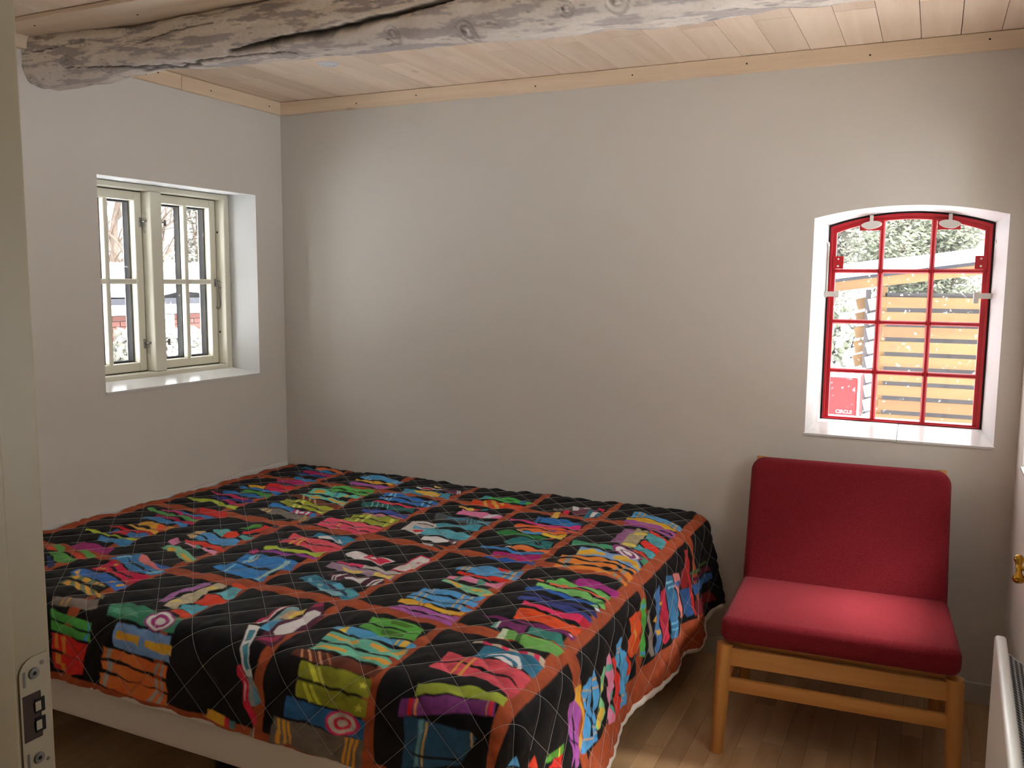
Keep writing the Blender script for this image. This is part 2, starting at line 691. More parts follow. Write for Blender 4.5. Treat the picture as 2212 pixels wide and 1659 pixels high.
t.box(0.0215, ROOM_W, -1.420, -1.235, 2.252, CEIL - .001)
o = t.build('trim_4', M_TRIMW)
bevel_mod(tag(o, kind='structure'), 0.002)
nails(o, [(0.16 + 0.4 * i, -1.37 + 0.05 * (i % 2), 2.2518) for i in range(7)], (0, 0, -1))

# baseboards
t = MB()
t.box(0.0, ROOM_W, -0.013, 0.0, 0.0, 0.074)
bevel_mod(tag(t.build('baseboard_back', M_BASEB), kind='structure'), 0.003)
t = MB()
t.box(ROOM_W - 0.013, ROOM_W, -2.76, -0.0135, 0.0, 0.074)
bevel_mod(tag(t.build('baseboard_right', M_BASEB), kind='structure'), 0.003)
t = MB()
t.box(0.0, 0.013, -2.76, -0.0135, 0.0, 0.074)
bevel_mod(tag(t.build('baseboard_left', M_BASEB), kind='structure'), 0.003)

# ------------------------------------------------------------------ casement window in the left wall
w1 = empty('window_1', (-0.22, -0.605, 1.03))
tag(w1, kind='structure')
f = MB()
f.box(-0.299, -0.16, -0.2155, -0.182, 1.031, 1.835)
f.box(-0.299, -0.16, -1.030, -0.998, 1.031, 1.835)
f.box(-0.299, -0.16, -0.998, -0.2155, 1.812, 1.835)
f.box(-0.299, -0.16, -0.998, -0.2155, 1.031, 1.0565)
f.box(-0.165, -0.152, -1.030, -0.182, 1.022, 1.040)
bevel_mod(f.build('window_frame', M_CREAM, w1), 0.004)
m_ = MB()
m_.box(-0.299, -0.16, -0.637, -0.577, 1.0568, 1.8118)
bevel_mod(m_.build('mullion', M_CREAM, w1), 0.005)


def sash(y0, y1):
    z0, z1 = 1.0600, 1.8085
    st = 0.037
    s = MB()
    s.box(-0.286, -0.21, y0, y0 + st, z0, z1)
    s.box(-0.286, -0.21, y1 - st, y1, z0, z1)
    s.box(-0.286, -0.21, y0 + st, y1 - st, z1 - st, z1)
    s.box(-0.286, -0.21, y0 + st, y1 - st, z0, z0 + st)
    so = s.build('sash', M_CREAM, w1)
    bevel_mod(so, 0.004)
    ym, zm = (y0 + y1) / 2, 1.4375
    mu = MB()
    mu.box(-0.238, -0.212, ym - .011, ym + .011, z0 + st, z1 - st)
    bevel_mod(mu.build('muntin', M_CREAM, so), 0.004)
    for a, b2 in ((y0 + st, ym - .011), (ym + .011, y1 - st)):
        mu = MB()
        mu.box(-0.238, -0.212, a, b2, zm - .011, zm + .011)
        bevel_mod(mu.build('muntin', M_CREAM, so), 0.004)
    for ya, yb in ((y0 + st, ym), (ym, y1 - st)):
        for za, zb in ((z0 + st, zm), (zm, z1 - st)):
            g = MB()
            g.box(-0.2415, -0.2395, ya, yb, za, zb)
            g.build('pane', M_GLASS, so)
            k = MB()
            e = 0.008
            y_a, y_b = ya + (.004 if ya == ym else 0), yb - (.004 if yb == ym else 0)
            k.box(-0.272, -0.2418, y_a, y_a + e, za, zb)
            k.box(-0.272, -0.2418, y_b - e, y_b, za, zb)
            k.box(-0.272, -0.2418, y_a + e, y_b - e, za, za + e)
            k.box(-0.272, -0.2418, y_a + e, y_b - e, zb - e, zb)
            k.build('spacer', M_DARK_SEAL, so)
    return so


sash_a = sash(-0.9955, -0.6395)
sash_b = sash(-0.5745, -0.2180)
# dark gaps round the sashes
k = MB()
for y0, y1 in ((-0.998, -0.637), (-0.577, -0.2155)):
    k.box(-0.2855, -0.2150, y0, y1, 1.8087, 1.8118)
    k.box(-0.2855, -0.2150, y0, y1, 1.0568, 1.0598)
k.box(-0.2855, -0.2150, -0.6393, -0.6372, 1.0568, 1.8118)
k.box(-0.2855, -0.2150, -0.2178, -0.2157, 1.0568, 1.8118)
k.build('gasket', M_GAP, w1)


def latch(y, z, flip=1):
    k = MB()
    k.box(-0.210, -0.2065, y - 0.008, y + 0.004, z - 0.020, z + 0.020, bevel=0.001)
    k.tube([(-0.207, y, z + .004), (-0.190, y, z + .004), (-0.184, y + flip * .028, z + .004)], 0.0040, seg=8)
    k.tube([(-0.200, y + flip * .012, z + .008), (-0.198, y + flip * .013, z - .014)], [0.0052, 0.003], seg=8)
    k.tube([(-0.197, y + flip * .014 + .009 * math.sin(a), z - .028 + .015 * math.cos(a)) for a in [2 * math.pi * i / 14 for i in range(15)]], 0.0014, seg=6)
    k.box(-0.192, -0.180, y + flip * .026, y + flip * .0302, z - .012, z + .016, bevel=0.001)
    return k.build('latch', M_STEEL, w1, smooth=False)


latch(-0.648, 1.684)
latch(-0.648, 1.175)
latch(-0.566, 1.684, 1)
latch(-0.566, 1.175, 1)
k = MB()
k.box(-0.210, -0.2065, -0.238, -0.226, 1.415, 1.452, bevel=0.001)
k.tube([(-0.206, -0.231, 1.436), (-0.196, -0.229, 1.434), (-0.194, -0.226, 1.40), (-0.194, -0.219, 1.358), (-0.194, -0.217, 1.330), (-0.196, -0.221, 1.316), (-0.198, -0.230, 1.312), (-0.198, -0.237, 1.320)], 0.0032, seg=8)
k.build('window_stay', M_STEEL, w1)
k = MB()
k.tube([(-0.200 + .010 * math.cos(a), -0.2165, 1.432 + .010 * math.sin(a)) for a in [2 * math.pi * i / 14 for i in range(12)]], 0.0016, seg=6)
k.tube([(-0.196, -0.2160, 1.412), (-0.190, -0.2165, 1.410)], 0.003, seg=6)
k.build('stay_keeper', M_STEEL, w1)
for z in (1.665, 1.205):
    k = MB()
    k.lathe([(0.0, 0.0012), (0.0050, 0.0010), (0.0055, 0.0)], (-0.202, -0.2156, z), (0, -1, 0), seg=12)
    k.build('screw_plug', M_BROWN_PLUG, w1)
# tiled sill of the casement window
s1 = empty('trim_5', (-0.08, -0.605, 1.02))
tag(s1, kind='structure')
for a, b2 in ((-1.0275, -0.735), (-0.7335, -0.44), (-0.4385, -0.172)):
    k = MB()
    k.prism([(-0.152, a, 1.029), (0.006, a, 1.0105), (0.006, a, 1.0200), (-0.152, a, 1.0385)], (0, b2 - a, 0))
    bevel_mod(k.build('sill_tile', M_TILE, s1), 0.0015)
# small scuff of paint under the sill
k = MB()
k.box(0.0, 0.0012, -0.215, -0.185, 0.978, 0.984)
k.build('paint_scuff', M_TRIMY, s1)

# ------------------------------------------------------------------ red arched iron window in the back wall
w2 = empty('window_2', (2.714, 0.16, 0.94))
tag(w2, kind='structure')


def ring_prism(outer, inner, y0, y1):
    mb = MB()
    bm = bmesh.new()
    n = len(outer)
    A = [bm.verts.new((u, y0, v)) for u, v in outer]
    B = [bm.verts.new((u, y0, v)) for u, v in inner]
    C = [bm.verts.new((u, y1, v)) for u, v in outer]
    D = [bm.verts.new((u, y1, v)) for u, v in inner]
    for i in range(n):
        j = (i + 1) % n
        bm.faces.new((A[i], A[j], B[j], B[i]))
        bm.faces.new((C[i], C[j], D[j], D[i]))
        bm.faces.new((A[i], A[j], C[j], C[i]))
        bm.faces.new((B[i], B[j], D[j], D[i]))
    bmesh.ops.recalc_face_normals(bm, faces=bm.faces[:])
    mb._merge(bm)
    return mb


FX0, FX1, FZB, FZS, FZA = 2.4485, 2.9815, 0.9440, 1.6625, 1.7070
fo = arch_outline(FX0, FX1, FZB, FZS, FZA)
fi = arch_outline(FX0 + .022, FX1 - .024, FZB + .009, FZS - .022, FZA - .021)
fm = arch_outline(FX0 + .009, FX1 - .010, FZB + .004, FZS - .008, FZA - .009)
bevel_mod(ring_prism(fo, fi, 0.158, 0.178).build('window_frame', M_RED_IRON, w2), 0.002)
bevel_mod(ring_prism(fo, fm, 0.150, 0.1578).build('window_frame_lip', M_RED_IRON, w2), 0.0015)
ring_prism(arch_mid, arch_outline(FX0 + .001, FX1 - .001, FZB + .001, FZS - .001, FZA - .001), 0.1505, 0.19).build('gasket', M_GAP, w2)
VX = (2.626, 2.7955)
HZ = (1.500, 1.3125, 1.128)
for x in VX:
    k = MB()
    zt = arch_z(x, FX0, FX1, FZS, FZA) - .019
    k.prism([(x - .009, 0.1605, FZB + .006), (x - .004, 0.1540, FZB + .006), (x + .004, 0.1540, FZB + .006), (x + .009, 0.1605, FZB + .006), (x + .009, 0.176, FZB + .006), (x - .009, 0.176, FZB + .006)], (0, 0, zt - FZB - .006))
    k.build('muntin', M_RED_IRON, w2)
xs = [FX0 + .020, VX[0] - .009, VX[0] + .009, VX[1] - .009, VX[1] + .009, FX1 - .021]
for z in HZ:
    for a, b2 in ((xs[0], xs[1]), (xs[2], xs[3]), (xs[4], xs[5])):
        k = MB()
        k.prism([(a, 0.1605, z - .008), (a, 0.1555, z - .004), (a, 0.1555, z + .004), (a, 0.1605, z + .008), (a, 0.176, z + .008), (a, 0.176, z - .008)], (b2 - a, 0, 0))
        k.build('muntin', M_RED_IRON, w2)
zz = [FZB + .008, HZ[2], HZ[1], HZ[0]]
for a, b2 in ((FX0 + .018, VX[0]), (VX[0], VX[1]), (VX[1], FX1 - .018)):
    for z0, z1 in zip(zz[:-1], zz[1:]):
        k = MB()
        k.box(a, b2, 0.1660, 0.1680, z0, z1)
        k.build('pane', M_GLASS_RED, w2)
    pts = [(a, 0.166, zz[3]), (b2, 0.166, zz[3])]
    for i in range(9):
        x = b2 + (a - b2) * i / 8
        pts.append((x, 0.166, arch_z(x, FX0, FX1, FZS, FZA) - .018))
    k = MB()
    k.prism(pts, (0, 0.002, 0))
    k.build('pane', M_GLASS_RED, w2)
# red corner plates with rivets, white brackets and stays
for x0, x1 in ((FX0 + .012, FX0 + .050), (FX1 - .050, FX1 - .012)):
    k = MB()
    k.box(x0, x1, 0.1500, 0.1535, 1.508, 1.554, bevel=0.0008)
    pl = k.build('corner_plate', M_RED_IRON, w2)
    for z in (1.518, 1.544):
        k = MB()
        k.lathe([(0.0, .003), (.0030, .002), (.0040, 0.0)], ((x0 + x1) / 2, 0.150, z), (0, -1, 0), seg=10)
        k.build('rivet', M_WHITE_IRON, pl)
for xc, sgn in ((2.588, 1), (2.846, -1)):
    k = MB()
    zb = arch_z(xc, FX0, FX1, FZS, FZA)
    k.box(xc - .040, xc + .034, 0.1525, 0.1575, zb - .050, zb - .012, bevel=0.0006)
    pl = k.build('bracket_plate', M_RED_IRON, w2)
    k = MB()
    k.box(xc - .006, xc + .006, 0.136, 0.152, zb - .030, zb + .004, bevel=0.001)
    pts = []
    for i in range(22):
        a = 2 * math.pi * i / 22
        r = 1.0 - 0.22 * max(0.0, math.cos(a - (math.pi * 1.17 if sgn > 0 else -math.pi * 0.17)) - 0.75) * 4
        pts.append((xc + .036 * r * math.cos(a), 0.128, zb - .032 + .0145 * r * math.sin(a) + sgn * .004 * math.cos(a)))
    k.prism(pts, (0, 0.010, 0))
    bevel_mod(k.build('bracket', M_WHITE_IRON, w2), 0.0012)
for xa, xb, xw in ((2.428, 2.482, 2.4445), (3.004, 2.942, 2.9915)):
    k = MB()
    lo, hi = min(xa, xb), max(xa, xb)
    k.box(lo, hi, 0.132, 0.140, 1.405, 1.424, bevel=0.0015)
    k.box(xb - .008, xb + .008, 0.128, 0.146, 1.388 if xb > 2.9 else 1.402, 1.428, bevel=0.0015)
    k.tube([(xw, 0.142, 1.402), (xw, 0.142, 1.590)], 0.0032, seg=8)
    k.tube([(xw, 0.142, 1.592), (xw, 0.126, 1.604)], 0.0040, seg=8)
    k.build('window_stay', M_WHITE_IRON, w2)
# sill tiles under the red window
s2 = empty('trim_6', (2.714, 0.07, 0.92))
tag(s2, kind='structure')
for a, b2 in ((2.404, 2.7165), (2.7185, 3.023)):
    k = MB()
    k.prism([(a, 0.150, 0.9300), (a, -0.006, 0.8985), (a, -0.006, 0.9070), (a, 0.150, 0.9425)], (b2 - a, 0, 0))
    bevel_mod(k.build('sill_tile', M_TILE, s2), 0.0012)

# ------------------------------------------------------------------ right wall windows: one at the edge of the picture, one added to brighten the room
for wi, (ya, yb) in enumerate(RWINS):
    w3 = empty('window_%d' % (3 + wi), (3.27, (ya + yb) / 2, 0.90))
    tag(w3, kind='structure')
    f = MB()
    f.box(3.25, 3.32, ya + .021, ya + .070, 0.901, 1.799)
    f.box(3.25, 3.32, yb - .070, yb - .021, 0.901, 1.799)
    f.box(3.25, 3.32, ya + .070, yb - .070, 1.750, 1.799)
    f.box(3.25, 3.32, ya + .070, yb - .070, 0.901, 0.950)
    spans = [(ya + .070, yb - .070)]
    if yb - ya > 0.8:
        ym = (ya + yb) / 2
        f.box(3.25, 3.32, ym - .03, ym + .03, 0.950, 1.750)
        spans = [(ya + .070, ym - .03), (ym + .03, yb - .070)]
    bevel_mod(f.build('window_frame', M_CREAM, w3), 0.004)
    for a, b2 in spans:
        for z0, z1 in ((0.950, 1.342), (1.364, 1.750)):
            k = MB()
            k.box(3.284, 3.286, a, b2, z0, z1)
            k.build('pane', M_GLASS, w3)
        k = MB()
        k.box(3.265, 3.305, a, b2, 1.342, 1.364)
        bevel_mod(k.build('muntin', M_CREAM, w3), 0.003)
    s3 = empty('trim_%d' % (7 + wi), (3.17, (ya + yb) / 2, 0.90))
    tag(s3, kind='structure')
    for a, b2 in ((ya + .002, (ya + yb) / 2 - .001), ((ya + yb) / 2 + .001, yb - .002)):
        k = MB()
        k.prism([(3.084, a, 0.8790), (3.250, a, 0.8930), (3.250, a, 0.9015), (3.084, a, 0.8875)], (0, b2 - a, 0))
        bevel_mod(k.build('sill_tile', M_TILE, s3), 0.0012)

# ------------------------------------------------------------------ door frame with strike plate
d1 = empty('door_1', (1.965, -2.83, 0.0))
tag(d1, kind='structure')
XJ = 1.978
k = MB()
k.box(1.946, XJ, -2.909, -2.757, 0.0, 2.05, bevel=0.004, seg=3)
smooth_angle(k.build('door_jamb', M_JAMB, d1))
k = MB()
k.box(XJ - .001, XJ + .013, -2.905, -2.8055, 0.0, 2.05, bevel=0.004, seg=3)
smooth_angle(k.build('door_stop', M_JAMB, d1))
k = MB()
k.box(2.902, 2.934, -2.909, -2.757, 0.0, 2.05, bevel=0.004)
k.build('door_jamb', M_JAMB, d1)
k = MB()
k.box(1.946, 2.934, -2.909, -2.757, 2.05, 2.084, bevel=0.004)
k.build('door_head', M_JAMB, d1)
k = MB()
k.lathe([(0.0, .0035), (.008, .003), (.0105, 0.0)], (XJ + .0125, -2.822, 1.338), (1, 0, 0), seg=20)
k.build('bumper', M_BROWN_PLUG, d1)
# the plate: rounded outline with a rectangular slot
k = MB()
oy0, oy1, oz0, oz1 = -2.7955, -2.7625, 0.918, 1.056
ring_o = [(oy1, oz0), (oy1, oz1)] + [(oy0 + .018 - .018 * math.sin(a), oz1 - .018 + .018 * math.cos(a)) for a in [math.pi / 2 * i / 6 for i in range(7)]] + [(oy0, oz0)]
hy0, hy1, hz0, hz1 = -2.7935, -2.7725, 0.966, 1.017
hole = [(hy1, hz0), (hy1, hz1), (hy0, hz1), (hy0, hz0)]
bm = bmesh.new()
for d in (0.0, 0.0016):
    vs = [bm.verts.new((XJ + d, y, z)) for y, z in ring_o + hole]
    for tri in tessellate_polygon([[Vector((y, z, 0)) for y, z in ring_o], [Vector((y, z, 0)) for y, z in hole]]):
        bm.faces.new([vs[i] for i in tri])
bm.verts.ensure_lookup_table()
nv = len(ring_o) + 4
for i in range(len(ring_o)):
    j = (i + 1) % len(ring_o)
    bm.faces.new((bm.verts[i], bm.verts[j], bm.verts[nv + j], bm.verts[nv + i]))
bmesh.ops.recalc_face_normals(bm, faces=bm.faces[:])
k._merge(bm)
M_PLATE = simple('painted_strike_plate', (172, 162, 140), rough=0.5)
sp = k.build('strike_plate', M_PLATE, d1)
k = MB()
k.box(XJ + .0003, XJ + .0011, hy0, hy1, hz0, hz1)
k.build('latch_hole', M_BROWN_PLUG, sp)
for z0, z1 in ((0.972, 0.988), (0.993, 1.009)):
    k = MB()
    k.box(XJ + .0012, XJ + .0022, -2.7795, -2.7685, z0, z1, bevel=.0003)
    k.build('adjuster_slot', M_GAP, sp)
    k = MB()
    k.box(XJ + .0018, XJ + .0030, -2.7800, -2.7735, z0 + .003, z1 - .003, bevel=.0003)
    k.build('adjuster_tab', M_PLATE, sp)
for y, z in ((-2.779, 1.038), (-2.778, 0.944)):
    k = MB()
    k.lathe([(0.0, .0012), (.0018, .0012), (.0022, .0018), (.0058, .0016), (.0062, 0.0)], (XJ + .0014, y, z), (1, 0, 0), seg=18)
    sc_ = k.build('screw', M_SCREW, sp)
    k = MB()
    k.lathe([(0.0, .0006), (.0022, .0004), (.0023, 0.0)], (XJ + .0030, y, z), (1, 0, 0), seg=10)
    k.build('screw_recess', M_GAP, sp)
for z0, z1 in ((1.026, 1.043), (0.936, 0.953)):
    k = MB()
    k.box(XJ + .0014, XJ + .0019, -2.7915, -2.7885, z0, z1, bevel=.0002)
    k.build('groove', M_SCREW, sp)
for y, z in ((-2.769, 1.046), (-2.768, 0.938)):
    k = MB()
    k.lathe([(0.0, .0007), (.0022, .0006), (.0024, 0.0)], (XJ + .0014, y, z), (1, 0, 0), seg=8)
    k.build('dimple', M_SCREW, sp)

# ------------------------------------------------------------------ rough log beam
NX, NT = 540, 150
bx = np.linspace(-0.03, 3.12, NX)
th = np.linspace(0, 2 * np.pi, NT, endpoint=False)
verts = np.zeros((NX, NT, 3))
cols = np.zeros((NX, NT, 4))


def lerp_pts(x, P):
    return np.interp(x, [p[0] for p in P], [p[1] for p in P])


cr_A = [(0.86, 2.122), (0.97, 2.126), (1.08, 2.131), (1.24, 2.131), (1.35, 2.142), (1.46, 2.152), (1.56, 2.161), (1.70, 2.172), (1.9, 2.178)]
cr_B = [(-0.04, 2.194), (0.086, 2.196), (0.20, 2.208), (0.24, 2.214)]
cr_C = [(0.50, 2.183), (0.65, 2.203), (0.84, 2.208)]
cr_D = [(0.19, 2.134), (0.45, 2.122), (0.64, 2.113), (0.93, 2.111), (1.10, 2.104)]
knots_b = [(0.20, 2.152, .022), (0.46, 2.228, .020), (0.27, 2.20, .016), (2.09, 2.115, .028), (1.67, 2.095, .024), (1.05, 2.12, .016), (1.96, 2.11, .018), (0.02, 2.11, .02), (0.35, 2.13, .02), (1.45, 2.11, .02)]
for i, x in enumerate(bx):
    zc = 2.190 - 0.010 * min(1, x / 2.0)
    yc = -1.205 - 0.008 * max(0.0, 1 - x / 0.35)
    R0 = float(np.interp(x, [0, 0.25, 0.55, 1.2, 1.8, 2.3, 3.1], [0.092, 0.082, 0.072, 0.087, 0.098, 0.102, 0.104]))
    for j, a in enumerate(th):
        cy, sz = math.cos(a), math.sin(a)
        # slightly squared log
        k4 = 1.0 / ((abs(cy) ** 3.0 + abs(sz) ** 3.0) ** (1 / 3.0))
        sq = 0.65 + 0.30 * max(0.0, 1 - x / 0.5)
        r = R0 * (1 - sq + sq * k4)
        p = Vector((x * 1.6, cy * 0.35, sz * 0.35))
        r += 0.010 * mnoise.noise(p * 2.0) + 0.005 * mnoise.noise(p * 6.0)
        q = Vector((x * 9.0, cy * 3.0, sz * 3.0))
        n1 = mnoise.fractal(q, 1.0, 2.0, 4)
        r += 0.0030 * n1
        y, z = yc + r * cy * 1.02, zc + r * sz
        # paint worn off in patches over grey wood
        patch = mnoise.fractal(Vector((x * 7.0, cy * 2.6 + 3, sz * 4.5)), 0.9, 2.1, 5)
        fine = mnoise.fractal(Vector((x * 30.0, cy * 9, sz * 14)), 0.8, 2.0, 3)
        w = min(1, max(0, (0.16 + patch + 0.30 * fine) / 0.30 + 0.35))
        w = w * w * (3 - 2 * w)
        lightc = np.array((0.82, 0.73, 0.62))
        grey = np.array((0.44, 0.38, 0.345))
        c = grey * (1 - w) + lightc * w
        low = min(1.0, max(0.0, (zc - z) / 0.07))
        c = c * (1 - .35 * low) + np.array((0.62, 0.58, 0.57)) * (.35 * low)
        dd = mnoise.noise(Vector((x * 22, cy * 8 + 9, sz * 12)))
        if dd > 0.58:
            c = c * 0.6
        if cy < 0.15:
            for cr, wid, dep in ((cr_A, 0.0070, 0.030), (cr_B, 0.0016, 0.006), (cr_C, 0.0020, 0.006), (cr_D, 0.0022, 0.006)):
                if cr[0][0] <= x <= cr[-1][0]:
                    u = (x - cr[0][0]) / (cr[-1][0] - cr[0][0])
                    zl = float(lerp_pts(x, cr)) + 0.003 * mnoise.noise(Vector((x * 25, 1, 5)))
                    ww = wid * (0.35 + 0.65 * math.sin(math.pi * min(1, u * 1.15 + .05))) * (1 + .4 * mnoise.noise(Vector((x * 40, 0, 0))))
                    dz = abs(z - zl)
                    if dz < ww * 1.6:
                        k_ = max(0.0, 1 - (dz / (ww * 1.6)) ** 2)
                        r -= dep * k_
                        c = c * (1 - .93 * k_) + np.array((0.030, 0.022, 0.016)) * (.93 * k_)
            for kx, kz, kr in knots_b:
                d2 = math.hypot((x - kx) / 1.2, z - kz)
                if d2 < kr:
                    u = d2 / kr
                    r += 0.006 * (1 - u) * math.cos(u * 5)
                    c = c * (0.55 + 0.45 * abs(math.sin(u * 7)))
            y, z = yc + r * cy * 1.02, zc + r * sz
        verts[i, j] = (x, y, min(z, 2.29))
        cols[i, j] = (c[0], c[1], c[2], 1)
fa = []
for i in range(NX - 1):
    for j in range(NT):
        fa.append((i * NT + j, i * NT + (j + 1) % NT, (i + 1) * NT + (j + 1) % NT, (i + 1) * NT + j))
me = bpy.data.meshes.new('ceiling_beam')
me.from_pydata([tuple(v) for v in verts.reshape(-1, 3)], [], fa)
at = me.color_attributes.new('wood_col', 'FLOAT_COLOR', 'POINT')
at.data.foreach_set('color', cols.reshape(-1).astype(np.float32))
for p in me.polygons:
    p.use_smooth = True
M_BEAM = vcol_mat('weathered_whitewashed_log', 'wood_col', rough=0.85, bump=0.35, bscale=180, nvar=0.15)
beam = put('ceiling_beam', me, M_BEAM)
tag(beam, 'rough grey weathered log beam with long cracks under the ceiling', 'beam')

# ------------------------------------------------------------------ recessed ceiling lamp (switched off)
cx_, cy_ = 0.678, -0.530
dl = empty('ceiling_downlight', (cx_, cy_, CEIL))
tag(dl, 'small round white recessed downlight in the board ceiling beside the beam', 'ceiling lamp')
M_LAMPW = simple('white_lamp_metal', (222, 222, 224), rough=0.35)
k = MB()
k.lathe([(.026, 0.001), (.0262, .004), (.030, .0052), (.038, .0040), (.0415, .0012), (.0418, -0.002), (.026, -0.002)], (0, 0, -0.001), (0, 0, -1), seg=40)
smooth_angle(k.build('trim_ring', M_LAMPW, dl, local=True))
k = MB()
k.lathe([(.0255, -0.012), (.0255, 0.0005), (.018, -0.004), (.008, -0.0065), (0.0, -0.007)], (0, 0, -0.0005), (0, 0, -1), seg=32)
smooth_angle(k.build('lamp_lens', simple('frosted_lens', (200, 200, 205), rough=0.15), dl, local=True))
for a in (0.6, 3.74):
    k = MB()
    k.lathe([(0.0, .0008), (.0018, .0006), (.002, 0)], (.034 * math.cos(a), .034 * math.sin(a), -.0056), (0, 0, -1), seg=8)
    k.build('screw', M_SCREW, dl, local=True)

# ------------------------------------------------------------------ bed
M_BASE = simple('beige_bed_base_cloth', (236, 228, 218), rough=0.9, bump=0.25, bscale=900, sheen=0.2)
M_MATT = simple('white_mattress_cloth', (226, 224, 220), rough=0.9, bump=0.2, bscale=700)
M_BLACKLEG = simple('dark_bed_leg', (40, 34, 30), rough=0.5)
bed = empty('bed', (1.0, -0.88, 0.0))
tag(bed, 'wide low bed with beige cloth base standing in the corner under the quilt', 'bed')
k = MB()
k.box(0.03, 2.00, -1.755, -0.035, 0.215, 0.385, bevel=0.018, seg=3)
smooth_angle(k.build('bed_base', M_BASE, bed))
k = MB()
k.box(0.012, 1.995, -1.735, -0.012, 0.388, 0.541, bevel=0.035, seg=4)
smooth_angle(k.build('mattress', M_MATT, bed))
k = MB()
n_ = 30
top = []
for i in range(n_ + 1):
    y = -0.012 - 1.50 * i / n_
    zt = 0.563 + 0.018 * math.exp(-((y + 0.22) / 0.26) ** 2) + 0.004 * math.sin(i * 1.3)
    top.append((y, zt))
for i in range(n_):
    (ya, za), (yb, zb) = top[i], top[i + 1]
    k.prism([(0.003, ya, 0.50), (0.003, ya, za), (0.003, yb, zb), (0.003, yb, 0.50)], (0.010, 0, 0))
k.build('sheet_edge', M_MATT, bed)
for x in (0.15, 1.0, 1.85):
    for y in (-0.20, -1.50):
        k = MB()
        k.lathe([(0.028, 0.0), (0.030, 0.004), (0.034, 0.20), (0.034, 0.215)], (x, y, 0.0), (0, 0, 1), seg=16)
        smooth_angle(k.build('leg', M_BLACKLEG, bed))

# ------------------------------------------------------------------ quilt: print, relief, stitching
# ------------------------------------------------------------------ quilt surface (s along the bed's length, t across it, metres of cloth)
Q_S0, Q_T0, Q_R, Q_Z = 2.00, 1.72, 0.07, 0.560
Q_SMAX, Q_TMAX = 2.435, 1.972
HEM_Y = [-2.3, -1.78, -1.45, -1.18, -1.00, -0.89, -0.72, -0.556, -0.44, -0.40, -0.36, -0.26, -0.16, -0.08, 0.0]
HEM_X = [0.03, 0.02, 0.03, 0.005, -0.03, -0.03, 0.005, 0.022, 0.002, 0.012, 0.048, 0.045, 0.015, 0.03, 0.075]


def quilt_base(s, t):
    """Position and normal of the smooth quilt at cloth coordinates (s, t)."""
    s = np.asarray(s, float)
    t = np.asarray(t, float)
    a = np.maximum(0.0, s - Q_S0)
    b = np.maximum(0.0, t - Q_T0)
    d = np.hypot(a, b)
    dd = np.where(d > 1e-9, d, 1.0)
    ux, uy = a / dd, b / dd
    R = Q_R
    L = R * np.pi / 2
    ph = np.minimum(d, L) / R
    h = R * np.sin(ph) + 0.03 * np.maximum(0.0, d - L)
    v = R * (1 - np.cos(ph)) + np.maximum(0.0, d - L)
    x = np.minimum(s, Q_S0) + ux * h
    y = -(np.minimum(t, Q_T0) + uy * h)
    z = Q_Z - v
    # folds of the hanging end, growing towards the hem
    depth = np.clip((a - 0.05) / 0.36, 0, 1) ** 1.3
    off = np.interp(y, HEM_Y, HEM_X)
    x = x + depth * off * ux
    # the corner at the back wall hangs a little higher
    lift = np.clip((y + 0.30) / 0.30, 0, 1) * np.clip((a - 0.1) / 0.3, 0, 1)
    z = z + 0.055 * lift
    nx, ny, nz = ux * np.sin(ph), -uy * np.sin(ph), np.cos(ph)
    return np.stack([x, y, z], -1), np.stack([nx, ny, nz], -1)


